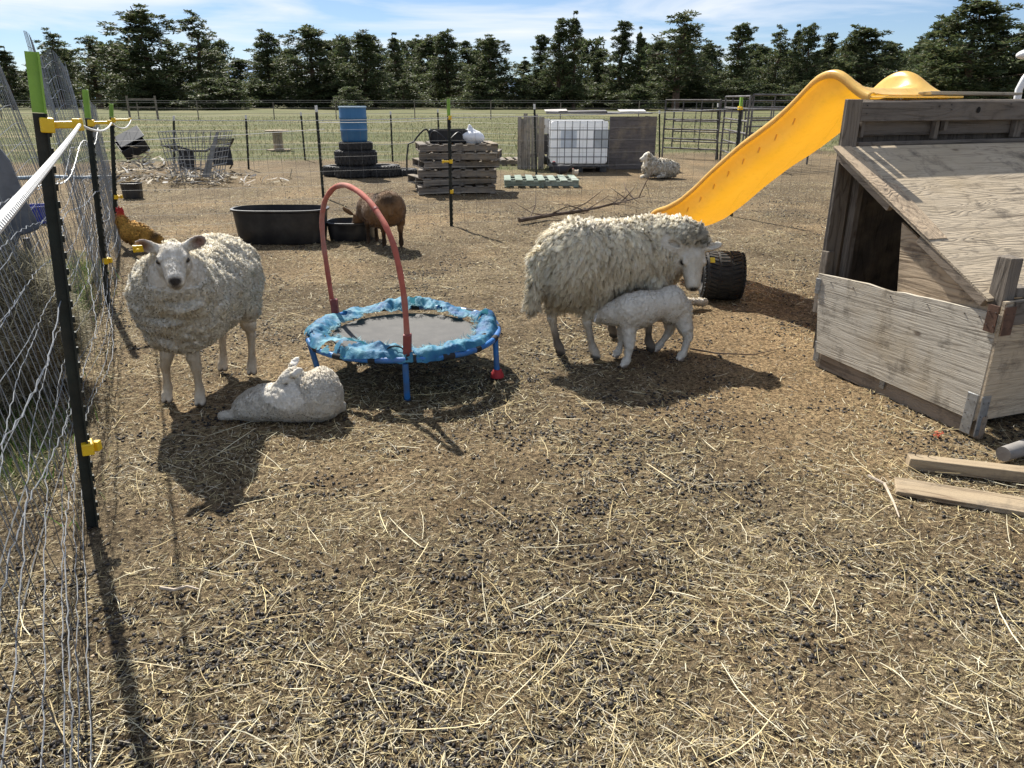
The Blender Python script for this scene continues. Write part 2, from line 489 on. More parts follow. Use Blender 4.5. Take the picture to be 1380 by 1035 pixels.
# masks: r = grass, g = bare sand (right of the ewe), b = manure-dark soil
sand = np.clip(1.2 - np.hypot((X_ - 1.55) / 1.0, (Y_ - 4.2) / 1.3), 0, 1) + np.clip(n2(X_, Y_, .8, 3, 11.) * 1.8, 0, .8)
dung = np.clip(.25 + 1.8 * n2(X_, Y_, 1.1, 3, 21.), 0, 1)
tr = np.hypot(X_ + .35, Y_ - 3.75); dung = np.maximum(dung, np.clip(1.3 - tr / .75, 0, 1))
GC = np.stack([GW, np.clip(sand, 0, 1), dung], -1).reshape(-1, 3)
def ground_mat():
    b = NB('dirt_and_pasture'); a = b.n('ShaderNodeSeparateColor'); b.l(b.attr(), a.inputs[0])
    c = b.coord('Object')
    n1 = b.noise(c, 3.0, 8, .65); n2_ = b.noise(c, 45, 6, .7); n3 = b.noise(c, 210, 4, .7); n4 = b.noise(c, .45, 5, .6)
    dirt = b.ramp(n1, [(.30, (.175, .135, .088)), (.5, (.270, .218, .146)), (.72, (.395, .33, .225))])
    sandc = b.ramp(n1, [(.3, (.35, .255, .150)), (.7, (.47, .355, .22))])
    dirt = b.mix(a.outputs[1], dirt, sandc)
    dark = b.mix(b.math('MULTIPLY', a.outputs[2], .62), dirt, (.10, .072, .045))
    g1 = b.ramp(n2_, [(.38, (.22, .20, .18)), (.60, (1.25, 1.22, 1.15))])
    dark = b.mix(1.0, dark, g1, 'MULTIPLY')
    g3 = b.ramp(n3, [(.42, (.35, .33, .30)), (.58, (1.30, 1.26, 1.20))])
    dark = b.mix(.9, dark, g3, 'MULTIPLY')
    # dry litter tint, in flecks
    fl = b.ramp(b.noise(b.coord('Object', (1, 1, 1)), 95, 3, .75), [(.60, (0, 0, 0)), (.66, (.75, .75, .75))])
    dark = b.mix(fl, dark, (.46, .38, .22))
    # pasture, far away: green with dry bands
    cs = b.coord('Object', (.06, .55, 1)); band = b.noise(cs, 1.0, 5, .6)
    gr = b.ramp(band, [(.33, (.088, .102, .042)), (.52, (.125, .130, .060)), (.64, (.24, .21, .12))])
    gv = b.ramp(b.noise(c, 9, 6, .7), [(.3, (.62, .62, .6)), (.7, (1.2, 1.18, 1.1))])
    gr = b.mix(1.0, gr, gv, 'MULTIPLY')
    gm = b.math('ADD', a.outputs[0], b.math('MULTIPLY', b.math('SUBTRACT', b.noise(c, 6, 5, .7), .5), 1.2))
    gm = b.ramp(gm, [(.35, (0, 0, 0)), (.62, (1, 1, 1))])
    gm2 = b.mix(1.0, gm, b.ramp(a.outputs[0], [(.02, (0, 0, 0)), (.12, (1, 1, 1))]), 'MULTIPLY')
    col = b.mix(gm2, dark, gr)
    hb = b.math('ADD', b.math('MULTIPLY', n2_, .6), b.math('MULTIPLY', n3, .35))
    return b.bsdf(col, .95, b.bump(hb, 1.0, .034), 0, .15)
M_ground = ground_mat()
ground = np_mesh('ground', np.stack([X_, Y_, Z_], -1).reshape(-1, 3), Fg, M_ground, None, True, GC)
tag(ground, kind='structure')

# distant foothills on the horizon; blue of the haze painted into their colour
def hills():
    n = 220; xs = np.linspace(-9000, 9000, n); V = []; F = []
    rows = [(11500, 0), (12000, .55), (12600, 1.0), (14000, .4)]
    for y, k in rows:
        for x in xs:
            h = 330 + 120 * float(n2(x, y * .1, .0009, 4, 4.)) + 190 * math.exp(-((x + 4050) / 700) ** 2) + 60 * math.exp(-((x + 4400) / 260) ** 2)
            V.append((x, y, -20 + k * h))
    for r in range(len(rows) - 1):
        for i in range(n - 1): F.append((r * n + i, r * n + i + 1, (r + 1) * n + i + 1, (r + 1) * n + i))
    b = NB('hazy_blue_hill'); c = b.coord('Object'); m = b.bsdf(b.ramp(b.noise(c, .0022, 5, .6), [(.35, (.22, .33, .52)), (.65, (.34, .44, .60))]), 1, spec=0)
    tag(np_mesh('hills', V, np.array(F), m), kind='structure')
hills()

# ---------------------------------------------------------------- straw, chaff, droppings and grass on the ground (uncountable)
def strips(P, ang, L, w, bend, tilt, col, lift, segs=3, cvar=.12, up=None, rg=rng):
    n = len(P); d = np.stack([np.cos(ang) * np.cos(tilt), np.sin(ang) * np.cos(tilt), np.sin(tilt)], -1)
    side = np.stack([-np.sin(ang), np.cos(ang), np.zeros(n)], -1)
    roll = rg.normal(0, .5, n)[:, None]; nn = np.cross(d, side); sd = side * np.cos(roll) + nn * np.sin(roll)
    t = np.linspace(-.5, .5, segs + 1)
    pts = P[:, None] + d[:, None] * (t[None, :, None] * L[:, None, None]) + side[:, None] * (bend[:, None, None] * L[:, None, None] * (t[None, :, None] ** 2))
    pts[..., 2] += (lift + np.abs(np.sin(tilt)) * L * .5)[:, None]
    hw = (w * .5)[:, None, None] * np.array([.8, 1, 1, .5][:segs + 1] if segs == 3 else [1, .7])[None, :, None]
    A, B = pts - sd[:, None] * hw, pts + sd[:, None] * hw
    V = np.stack([A, B], 2).reshape(-1, 3); m = segs + 1
    base = (np.arange(n) * m * 2)[:, None, None]; k = np.arange(segs)[None, :, None]
    F = (base + 2 * k + np.array([0, 1, 3, 2])[None, None]).reshape(-1, 4)
    c = np.repeat(col[:, None], m * 2, 1).reshape(-1, 3)
    return V, F, c
def litter_mat(name, trans=.25, rough=.7):
    b = NB(name); a = b.attr(); return b.bsdf(a, rough, None, 0, .25, trans=(trans, a))
M_straw = litter_mat('dry_straw')
def yard_points(n, dmax=13.5, pw=1.6, dmin=1.0, rg=rng):
    u = rg.random(n); e = 2 - pw
    d = (dmin ** e + u * (dmax ** e - dmin ** e)) ** (1 / e)
    x = rg.uniform(-1, 1, n) * (d * .80 + .35)
    return x, d
def keep(x, y, extra=0.0):
    """thin the litter on bare sand"""
    s = np.clip(1.2 - np.hypot((x - 1.55) / 1.0, (y - 4.2) / 1.3), 0, 1)
    p = .50 + 1.5 * n2(x, y, 1.5, 3, 31.) + 1.2 * n2(x, y, 5, 2, 33.) + .22 * np.clip(2.4 - y, 0, 1.0) - .75 * s
    tr = np.hypot(x + .35, y - 3.75); p = np.maximum(p, np.clip(1.6 - tr / .55, 0, 1) * .8)
    far = np.clip((y - 6) / 6, 0, 1); p = p * (1 - far * .3)
    p = np.where(y > 17, 0, p)
    return rng.random(len(x)) < np.clip(p + extra, .05, 1)
SC = np.array([(.74, .63, .38), (.60, .48, .26), (.84, .77, .55), (.42, .33, .18), (.68, .61, .47), (.74, .62, .33)])
def make_straw():
    out = []
    x, y = yard_points(40000); k = keep(x, y); x, y = x[k], y[k]; n = len(x)
    L = np.clip(rng.lognormal(math.log(.038), .60, n), .012, .26); 
    P = np.stack([x, y, gheight(x, y)], -1)
    out.append(strips(P, rng.uniform(0, 6.28, n), L, rng.uniform(.0008, .0019, n) * (1 + .14 * y), rng.normal(0, .28, n), rng.normal(0, .10, n), SC[rng.integers(0, 6, n)] * rng.uniform(.50, 1.25, (n, 1)), rng.uniform(.001, .012, n)))
    x, y = yard_points(1500, dmax=9, pw=1.5); k = keep(x, y); x, y = x[k], y[k]; n = len(x)
    out.append(strips(np.stack([x, y, gheight(x, y)], -1), rng.uniform(0, 6.28, n), rng.uniform(.10, .30, n), rng.uniform(.0018, .0032, n), rng.normal(0, .25, n), rng.normal(0, .06, n), SC[rng.integers(0, 3, n)] * rng.uniform(.8, 1.2, (n, 1)), rng.uniform(.006, .018, n)))
    x, y = yard_points(250000, pw=1.35, dmax=15); k = keep(x, y, .16); x, y = x[k], y[k]; n = len(x)
    L = rng.uniform(.006, .028, n) * (1 + .07 * y); P = np.stack([x, y, gheight(x, y)], -1)
    out.append(strips(P, rng.uniform(0, 6.28, n), L, rng.uniform(.0012, .0032, n) * (1 + .07 * y), rng.normal(0, .3, n), rng.normal(0, .35, n), SC[rng.integers(0, 6, n)] * rng.uniform(.25, 1.05, (n, 1)), rng.uniform(0, .004, n), segs=1))
    V, F, Cc = [], [], []; o = 0
    for v, f, c in out: V.append(v); F.append(f + o); Cc.append(c); o += len(v)
    tag(np_mesh('straw', np.concatenate(V), np.concatenate(F), M_straw, None, False, np.concatenate(Cc)), kind='stuff')
make_straw()

def blobs(name, x, y, r, col, mat, squash=.75, sink=.35):
    """many small irregular lumps in one mesh"""
    n = len(x)
    u = np.array([(0, 0, 1), (0, 0, -1)] + [(math.cos(a), math.sin(a), .35) for a in np.arange(5) * 1.2566] + [(math.cos(a + .63), math.sin(a + .63), -.35) for a in np.arange(5) * 1.2566])
    u = u / np.linalg.norm(u, axis=1)[:, None]
    T = []
    for i in range(5):
        j = (i + 1) % 5; T += [(0, 2 + i, 2 + j), (1, 7 + j, 7 + i), (2 + i, 7 + i, 2 + j), (2 + j, 7 + i, 7 + j)]
    a = rng.uniform(0, 6.28, n); el = rng.uniform(.8, 1.35, n)
    px = u[None, :, 0] * r[:, None] * el[:, None]; py = u[None, :, 1] * r[:, None] / el[:, None]
    V = np.stack([px * np.cos(a)[:, None] - py * np.sin(a)[:, None], px * np.sin(a)[:, None] + py * np.cos(a)[:, None], u[None, :, 2] * r[:, None] * squash], -1)
    V *= 1 + .20 * rng.normal(0, 1, (n, 12, 1))
    V += np.stack([x, y, gheight(x, y) + r * sink], -1)[:, None]
    F = (np.arange(n) * 12)[:, None, None] + np.array(T)[None]
    c = np.repeat(col[:, None], 12, 1).reshape(-1, 3)
    return tag(np_mesh(name, V.reshape(-1, 3), F.reshape(-1, 3), mat, None, True, c), kind='stuff')
def drop_mat():
    b = NB('sheep_droppings'); a = b.attr(); c = b.coord()
    return b.bsdf(a, .6, b.bump(b.noise(c, 160, 3, .6), .6, .003), 0, .35)
M_drop = drop_mat()
def make_droppings():
    x, y = yard_points(130000, pw=1.45); s = np.clip(1.1 - np.hypot((x - 1.6) / 1.0, (y - 4.2) / 1.2), 0, 1)
    p = .00 + 1.7 * n2(x, y, 1.3, 3, 21.) + 1.6 * n2(x, y, 6, 2, 41.) - .12 * s
    p += .34 * np.exp(-(((x - .1) / 1.1) ** 2 + ((y - 2.7) / .9) ** 2)) - .25 * np.clip((y - 5) / 5, 0, 1)
    k = rng.random(len(x)) < np.clip(p, .03, 1); x, y = x[k], y[k]; n = len(x)
    # small clusters
    x = x + rng.normal(0, .012, n); y = y + rng.normal(0, .012, n)
    r = rng.uniform(.0032, .0078, n) * (1 + .03 * y)
    col = np.array((.020, .016, .014)) * rng.uniform(.5, 1.9, (n, 1)) + rng.uniform(0, .008, (n, 1))
    blobs('droppings', x, y, r, col, M_drop)
    x, y = yard_points(60000, pw=1.45, dmax=11); n = len(x)
    p = .35 + 1.1 * n2(x, y, 1.3, 3, 21.) + 1.0 * n2(x, y, 9, 2, 51.); k = rng.random(n) < np.clip(p, .05, 1); x, y = x[k], y[k]; n = len(x)
    r = rng.uniform(.0014, .0040, n) * (1 + .04 * y); col = np.array((.045, .034, .026)) * rng.uniform(.4, 2.2, (n, 1))
    blobs('dark_crumbs', x, y, r, col, M_drop, .6, .2)
    x, y = yard_points(5000, dmax=16); n = len(x); r = rng.uniform(.002, .006, n) * (1 + .06 * y)
    col = np.array((.30, .235, .16)) * rng.uniform(.5, 1.3, (n, 1))
    blobs('clods', x, y, r, col, M_drop, .5, .1)
make_droppings()
def make_grass():
    out = []
    n = 70000; u = rng.random(n); y = 17 * (75 / 17) ** u; x = rng.uniform(-1, 1, n) * (y * .8 + 1)
    g = grass_w(x, y); k = rng.random(n) < g; x, y = x[k], y[k]; n = len(x)
    H = rng.uniform(.03, .085, n) * (1 + .006 * y)
    out.append((x, y, H, rng.uniform(.006, .013, n) * (y / 17) ** .8, np.where(rng.random((n, 1)) < .5, (.24, .21, .12), (.085, .11, .036))))
    n = 26000; y = rng.uniform(2.3, 7.2, n); x = fence_x(y) - rng.uniform(-.05, 2.2, n)
    g = grass_w(x, y); k = rng.random(n) < g * .9 + .02; x, y = x[k], y[k]; n = len(x)
    out.append((x, y, rng.uniform(.03, .11, n), rng.uniform(.003, .006, n), np.where(rng.random((n, 1)) < .35, (.34, .30, .16), (.085, .15, .035))))
    V, F, Cc = [], [], []; o = 0
    for x, y, H, w, c in out:
        n = len(x); P = np.stack([x, y, gheight(x, y)], -1); a = rng.uniform(0, 6.28, n)
        s = np.stack([np.cos(a), np.sin(a), 0 * a], -1) * w[:, None] * .5
        ln = np.stack([rng.normal(0, .35, n), rng.normal(0, .35, n), np.ones(n)], -1) * H[:, None]
        v = np.stack([P - s, P + s, P + ln * .55 + s * .8 + 0, P + ln * .55 - s * .8, P + ln * np.array((1.3, 1.3, 1))], 1)
        b = (np.arange(n) * 5)[:, None]
        V.append(v.reshape(-1, 3)); F.append((b + np.array([0, 1, 2, 3])) + o); F.append((b + np.array([3, 2, 4, 4])[None])[:, :3] + o)
        Cc.append(np.repeat((c * rng.uniform(.6, 1.35, (n, 1)))[:, None], 5, 1).reshape(-1, 3)); o += 5 * n
    q = [f for f in F if f.shape[1] == 4]; t = [f for f in F if f.shape[1] == 3]
    tag(np_mesh('grass', np.concatenate(V), [np.concatenate(q), np.concatenate(t)], litter_mat('grass_blades', .4), None, True, np.concatenate(Cc)), kind='stuff')
make_grass()
# ================================================================== ponderosa pines of the tree line
def needle_mat():
    b = NB('pine_needles'); a = b.attr(); c = b.coord()
    n1 = b.noise(c, 1.1, 3, .6)
    col = b.mix(1.0, a, b.ramp(n1, [(.3, (.65, .65, .62)), (.7, (1.35, 1.35, 1.3))]), 'MULTIPLY')
    return b.bsdf(col, .6, None, 0, .3, trans=(.35, col))
M_needle = needle_mat()
M_bark = simple('pine_bark', (.13, .085, .06), .9, .4, 3, bump=.5)
def tree_meshes(h, w, shape, seed, dens=1.0, bare=.2):
    """unit-ish tree built at its real height h and crown width w; returns (trunk mesh object, crown mesh object) unparented"""
    rg = np.random.default_rng(seed); tm = MB()
    k = 9; zz = np.linspace(0, h * .97, k); lean = rg.normal(0, .012 * h, 2)
    tx = lean[0] * (zz / h) ** 1.5 + rg.normal(0, .01 * h, k) * (zz / h); ty = lean[1] * (zz / h) ** 1.5 + rg.normal(0, .01 * h, k) * (zz / h)
    r0 = h * .016 + .05
    tm.tube(np.stack([tx, ty, zz], -1), r0 * (1 - zz / h * .93), 8)
    pts, rad, dk = [], [], []
    nb = int(62 * dens) if shape == 'cone' else int(56 * dens)
    for i in range(nb):
        f = bare + (1 - bare) * (i + rg.random()) / nb
        z = f * h; g = (f - bare) / (1 - bare); zj = rg.normal(0, .035 * h)
        if shape == 'cone': R_ = w * .5 * (1.02 - g) ** 1.0 * rg.uniform(.6, 1.15) + .12
        elif shape == 'round': R_ = w * .5 * ((1.01 - g) ** .62) * min(1, .55 + g * 2.2) * rg.uniform(.5, 1.15) + .1
        else: R_ = w * .5 * ((1.02 - g) ** .7) * min(1, .4 + g * 2.2) * rg.uniform(.35, 1.25) + .15
        a = i * 2.4 + rg.uniform(-.5, .5)
        x0, y0 = np.interp(z, zz, tx), np.interp(z, zz, ty)
        rise = rg.uniform(-.05, .35) + (.25 if g > .7 else 0)
        tip = np.array((x0 + math.cos(a) * R_, y0 + math.sin(a) * R_, z + R_ * rise + zj))
        mid = np.array((x0 + math.cos(a) * R_ * .5, y0 + math.sin(a) * R_ * .5, z + R_ * rise * .25))
        if i % 2 == 0 or R_ > w * .35: tm.tube([(x0, y0, z - .1), mid, tip], [r0 * .28 * (1 - f * .6), r0 * .16, .02], 5)
        m = max(2, int(R_ / (w * .11)))
        for q in range(m):
            t = .30 + .75 * (q + rg.random()) / m
            c = np.array((x0, y0, z)) * (1 - t) + tip * t + rg.normal(0, .055 * w, 3) * (1, 1, 1.0)
            pts.append(c); rad.append(w * rg.uniform(.060, .120) * (1.05 - .50 * g)); dk.append(rg.uniform(.75, 1.25))
    pts.append((tx[-1], ty[-1], h * .99)); rad.append(w * .05); dk.append(1.)
    pts, rad, dk = np.array(pts), np.array(rad), np.array(dk)
    per = int(46 * dens); n = len(pts) * per
    c = np.repeat(pts, per, 0); rr = np.repeat(rad, per); d = unit(rg.normal(0, 1, (n, 3)) * (1, 1, .8))
    p = c + d * (rr * rg.uniform(.25, 1.05, n))[:, None] * (1, 1, .95)
    o = unit(d * .8 + rg.normal(0, .5, (n, 3)) + (0, 0, .35)); s = unit(np.cross(o, rg.normal(0, 1, (n, 3))))
    Ln = rg.uniform(.13, .28, n)[:, None] * (w / 5) ** .4; W = rg.uniform(.07, .13, n)[:, None] * (w / 5) ** .4
    V = np.stack([p - s * W * .5, p + s * W * .5, p + o * Ln + s * W * .35, p + o * Ln - s * W * .35], 1).reshape(-1, 3)
    F = (np.arange(n) * 4)[:, None] + np.arange(4)[None]
    base = np.array([(.085, .112, .048), (.105, .125, .052), (.065, .092, .044), (.120, .122, .058)])[rg.integers(0, 4, n)]
    C_ = np.repeat((base * np.repeat(dk, per)[:, None] * rg.uniform(.7, 1.3, (n, 1)))[:, None], 4, 1).reshape(-1, 3)
    return tm, V, F, C_
PROTO = {}
def proto(kind, v):
    key = (kind, v)
    if key not in PROTO:
        spec = {'round': ('round', 6.4, 1.5, .14), 'cone': ('cone', 4.8, 1.35, .08), 'open': ('open', 5.4, 1.05, .20), 'bush': ('round', 6.5, 1.1, .03)}[kind]
        hgt = 14.0 if kind != 'bush' else 7.0
        tm, V, F, C_ = tree_meshes(hgt, spec[1], spec[0], 100 + v * 7 + len(kind), spec[2], spec[3])
        r = empty('pine_tree', (0, 0, 0))
        t = tm.build('trunk', M_bark, r, True)
        c = np_mesh('crown', V, F, M_needle, r, False, C_)
        PROTO[key] = [r, False, hgt, spec[1]]
    return PROTO[key]
def pine(px, top, wpx, d, kind, v, label, group=None):
    P = proto(kind, v); h = D(px, top, d).z + .3
    base = D(px, 140, d); x = base.x
    r = P[0] if not P[1] else copy_tree(P[0]); P[1] = True
    s = h / P[2]; wx = (1.5 if kind == 'cone' else 1.8) * (wpx * d / 1080.0) / P[3]
    r.location = (x, d, float(gheight(x, d)) - .15); r.scale = (wx, wx, s); r.rotation_euler = (0, 0, (px * 1.7) % 6.28)
    tag(r, label, 'tree', group)
    return r
big = 'pines of the tree line'
T = [
 (85, 48, 44, 128, 'open', 0, 'thin crowned pine behind the green tip of the nearest fence post'),
 (135, 54, 46, 132, 'open', 1, 'sparse pine between the near fence posts and the tallest left pine'),
 (18, 70, 40, 120, 'cone', 0, 'dark pine behind the wire panels at the far left edge'),
 (166, 62, 40, 150, 'round', 0, 'rounded pine pressed against the left flank of the tallest left pine'),
 (208, 20, 84, 118, 'round', 1, 'tallest broad pine of the left group, above the black tipped box'),
 (277, 30, 56, 124, 'open', 2, 'tall open pine to the right of the broad left pine, above the wire basket'),
 (330, 84, 44, 150, 'round', 2, 'low dark pine in front of the gap where blue hills show'),
 (366, 52, 46, 132, 'round', 0, 'dark headed pine above the wooden cable spool'),
 (424, 42, 64, 126, 'round', 1, 'broad pine above the black water tub'),
 (462, 60, 40, 150, 'cone', 1, 'pointed pine half hidden left of the blue barrel'),
 (494, 49, 54, 122, 'round', 2, 'dense pine standing directly above the blue barrel'),
 (537, 55, 34, 140, 'cone', 0, 'narrow pine just right of the one above the blue barrel'),
 (568, 56, 34, 150, 'open', 0, 'thin topped pine between the barrel and the pallet stack'),
 (604, 52, 48, 128, 'round', 0, 'dense pine behind the lime topped middle fence post'),
 (662, 57, 56, 120, 'round', 1, 'rounded pine at the right end of the left half, before the gap of sky'),
 (632, 60, 40, 146, 'cone', 2, 'pine peeking between the two round pines above the pallet stack'),
 (706, 84, 34, 150, 'cone', 0, 'short pine standing in the bright gap of sky at the middle'),
 (728, 52, 40, 128, 'cone', 1, 'left one of the twin tall pines above the slat fence'),
 (752, 30, 44, 118, 'cone', 2, 'broad tall pine just left of the slender twin'),
 (773, 27, 34, 118, 'cone', 0, 'slender pointed pine above the white water tote'),
 (803, 70, 38, 128, 'cone', 1, 'low pointed pine right of the slender one above the tote'),
 (834, 33, 48, 120, 'cone', 2, 'tall tapering pine above the plywood panel'),
 (859, 46, 24, 118, 'cone', 0, 'thin spire of a pine above the lying sheep'),
 (884, 58, 36, 140, 'round', 2, 'dark pine between the thin spire and the brown tipped pine'),
 (910, 22, 62, 115, 'open', 1, 'tall pine with a sparse brownish top above the corral'),
 (912, 50, 54, 122, 'round', 0, 'leafy lower pine in front of the brownish topped one'),
 (950, 62, 42, 135, 'round', 1, 'rounded pine between the two tall pines above the corral'),
 (987, 35, 50, 118, 'cone', 1, 'tall dense pine above the corral gate post'),
 (1018, 66, 36, 140, 'round', 2, 'lower pine left of the slide crest group'),
 (1041, 46, 36, 126, 'open', 2, 'pine with a ragged head just left of the slide top'),
 (1063, 44, 26, 130, 'cone', 0, 'narrow pine directly behind the middle of the slide'),
 (1081, 43, 36, 124, 'round', 0, 'pine whose round head stands left above the slide crest'),
 (1106, 50, 38, 128, 'cone', 2, 'pointed pine behind the crest of the slide'),
 (1152, 42, 64, 120, 'round', 1, 'broad pine between the two yellow humps of the slide'),
 (1192, 60, 46, 128, 'cone', 1, 'lower pine left of the slide right hand hump'),
 (1228, 58, 36, 138, 'round', 2, 'pine behind the slide right hand hump'),
 (1252, 34, 60, 112, 'round', 0, 'left shoulder pine of the tallest group at the right'),
 (1296, 6, 96, 104, 'round', 1, 'tallest and broadest pine of all, at the right above the shelter'),
 (1326, 30, 50, 112, 'round', 2, 'right shoulder pine of the tallest group'),
 (1366, 37, 56, 110, 'round', 0, 'pine at the right edge above the white pipe'),
 (1400, 30, 60, 112, 'round', 1, 'pine half cut by the right edge of the view'),
]
for t in T: pine(*t)
rt = random.Random(5)
for k in range(52):                                   # the second row, closing the line behind the named trees
    px = 10 + k * 27 + rt.uniform(-12, 12)
    if 315 < px < 345 or 690 < px < 715: continue
    pine(px, rt.uniform(58, 100), rt.uniform(40, 62), rt.uniform(140, 175), ['round', 'cone', 'bush'][k % 3], k % 3,
         'dark pine of the back row, half hidden by the pines in front', 'back row pines behind the tree line')
for k in range(44):
    px = 175 + k * 27.5 + rt.uniform(-14, 14)
    pine(px, rt.uniform(108, 122), rt.uniform(36, 60), rt.uniform(112, 135), 'bush', k % 3,
         'low bushy young pine at the foot of the tree line', 'young bushy pines under the tree line')
for P in PROTO.values():
    if not P[1]:
        for ch in list(P[0].children): bpy.data.objects.remove(ch)
        bpy.data.objects.remove(P[0])
# ================================================================== animals
def wool_mat(name, tint=(1, 1, 1), rough=.85, trans=.27):
    b = NB(name); a = b.attr(); c = b.coord()
    col = b.mix(1.0, a, tint, 'MULTIPLY')
    n1 = b.noise(c, 9, 4, .6)
    f = b.ramp(n1, [(.35, (.86, .84, .80)), (.65, (1.04, 1.04, 1.04))])
    col = b.mix(1.0, col, f, 'MULTIPLY')
    return b.bsdf(col, rough, None, 0, .10, trans=(trans, b.mix(1.0, col, (1.0, .93, .80), 'MULTIPLY')), Sheen_Weight=.2, Sheen_Roughness=.5)
def skin_mat(name, scale=60, bumpk=.5, dist=.004, spec=.2):
    b = NB(name); a = b.attr(); c = b.coord()
    n1 = b.noise(c, scale, 6, .7)
    f = b.ramp(n1, [(.3, (.82, .80, .78)), (.7, (1.05, 1.05, 1.05))])
    col = b.mix(1.0, a, f, 'MULTIPLY')
    n2_ = b.noise(b.coord('Object', (1, 1, 1)), scale * 3.5, 3, .6)
    return b.bsdf(col, .75, b.bump(n2_, bumpk, dist), 0, spec)
M_wool = wool_mat('wool_fleece')
M_lambwool = wool_mat('lamb_wool', trans=.20)
M_skin = skin_mat('short_face_hair')
M_hair = wool_mat('goat_hair', trans=.08)
def _eye():
    b = NB('eye_dark'); return b.bsdf((.012, .008, .006), .08, spec=.6)
M_eye = _eye()
M_tagy = simple('yellow_plastic', (.85, .55, .02), .4, .08, 20, spec=.5)

def painter(V, base):
    Cc = np.tile(np.array(base, float), (len(V), 1))
    def p(c, r, col, soft=.35, amt=1.0, rot=None):
        q = V - np.array(tuple(c)); 
        if rot is not None: q = q @ np.array(rot)
        d = np.linalg.norm(q / np.array(r), axis=1)
        m = np.clip((1 - d) / soft, 0, 1)[:, None] * amt
        Cc[:] = Cc * (1 - m) + np.array(col) * m
    return Cc, p
def frame(f, up=(0, 0, 1)):
    f = np.array(f, float); f /= np.linalg.norm(f)
    l = np.cross(up, f); l /= np.linalg.norm(l); u = np.cross(f, l)
    return np.stack([f, l, u], 1)            # columns forward, left, up
def animal_mesh(S, base, mat, parent, name='body', paint=None, disp=None, basecol=(.6, .55, .45)):
    V, F = S.mesh()
    V = V.astype(float)
    N = vert_normals(V, F)
    if disp is not None: V = V + N * disp(V, N)[:, None]
    Cc, p = painter(V, basecol)
    if paint: paint(p, V, N)
    np_mesh(name, V - np.array(base), F, mat, parent, True, Cc)
    return V, F, Cc

def eye_ball(pos, r, base, parent):
    m = MB(); prof = [(r * math.sin(t), -r * math.cos(t)) for t in np.linspace(0.02, math.pi - .02, 9)]
    m.lathe(prof, tuple(np.array(pos) - np.array(base)), 14)
    return m.build('eye', M_eye, parent, True)

EARS = []
def ear_mask(V):
    m = np.zeros(len(V), bool)
    for a, b, r in EARS:
        ba = b - a; t = np.clip(((V - a) @ ba) / (ba @ ba), 0, 1)
        m |= (np.linalg.norm(V - (a + t[:, None] * ba), axis=1) < r) & (t > 0)
    return m
def hoof(S, p, f, s=1.0):
    p = np.array(tuple(p), float); f = np.array((f[0], f[1], 0), float); f /= np.linalg.norm(f); l = np.array((-f[1], f[0], 0))
    Rr = frame(f)
    for q in (-1, 1):
        S.ell(p + l * q * .0145 * s + f * .004 * s + (0, 0, .017 * s), np.array((.031, .0135, .020)) * s, .006 * s, Rr)
    S.ell(p + (0, 0, .040 * s), np.array((.023, .024, .018)) * s, .010 * s, Rr)
def sheep_head(S, c, f, up=(0, 0, 1), s=1.0, k=.02, ears=True, ear_l=None, ear_r=None, ear_len=.10, ear_n=None, ear_w=1.0):
    """c skull centre, f muzzle direction, s size (1 = ewe)"""
    Rm = frame(f, up); c = np.array(c, float); EARS.clear()
    def P(a, b, d): return c + Rm @ (np.array((a, b, d)) * s)
    S.ell(P(0, 0, 0), np.array((.078, .064, .068)) * s, k, Rm)
    S.cone(P(.03, 0, .002), P(.150, 0, -.020), .056 * s, .037 * s, k)          # nose bridge and muzzle
    S.cone(P(.02, 0, -.035), P(.140, 0, -.040), .045 * s, .027 * s, k)         # jaw
    S.ell(P(.158, 0, -.022), np.array((.026, .034, .030)) * s, k * .6, Rm)
    for q in (-1, 1):
        S.ell(P(.015, q * .040, -.025), np.array((.05, .026, .045)) * s, k, Rm)  # cheek
        S.ell(P(.045, q * .049, .026), np.array((.026, .014, .016)) * s, k * .5, Rm)  # brow
        S.ell(P(.052, q * .060, .012), np.array((.015, .011, .011)) * s, .006 * s, Rm, sub=True)
        S.ell(P(.183, q * .013, -.012), np.array((.010, .006, .005)) * s, .004 * s, Rm, sub=True)   # nostril
        if ears:
            e = ear_l if q == 1 else ear_r
            e = np.array(e if e is not None else (-.35, q * 1.0, .35), float); e = Rm @ (e / np.linalg.norm(e))
            root = P(-.02, q * .052, .038)
            side = np.cross(e, Rm[:, 0] if ear_n is None else unit(np.array(ear_n, float))); side /= np.linalg.norm(side); nn = np.cross(side, e); nn = nn * np.sign(nn @ (Rm[:, 0] if ear_n is None else np.array(ear_n, float)))
            Er = np.stack([e, side, nn], 1)
            EARS.append((root + e * .02 * s, root + e * ear_len * 1.1 * s, .042 * s))
            S.cone(root, root + e * .035 * s, .020 * s, .018 * s, .012 * s)
            S.ell(root + e * (ear_len * .58) * s, np.array((ear_len * .55, .034 * ear_w, .012)) * s, .010 * s, Er)
            if s > .9: S.ell(root + e * (ear_len * .60) * s + nn * .011 * s, np.array((ear_len * .44, .025 * ear_w, .012)) * s, .005 * s, Er, sub=True)
    S.cone(P(.186, -.022, -.036), P(.186, .022, -.036), .0035 * s, .0035 * s, .003 * s, sub=True)     # mouth line
    return P, Rm
def face_paint(p, P, Rm, s=1.0, dark=(.05, .045, .045), pink=(.45, .30, .26), lip=.8):
    p(P(.184, 0, -.013), np.array((.026, .028, .021)) * s, dark, .35, .97, Rm)
    p(P(.180, 0, -.038), np.array((.024, .028, .012)) * s, (.12, .10, .10), .6, lip, Rm)
    for q in (-1, 1):
        p(P(.054, q * .060, .010), np.array((.022, .022, .016)) * s, (.10, .08, .07), .6, .85, Rm)

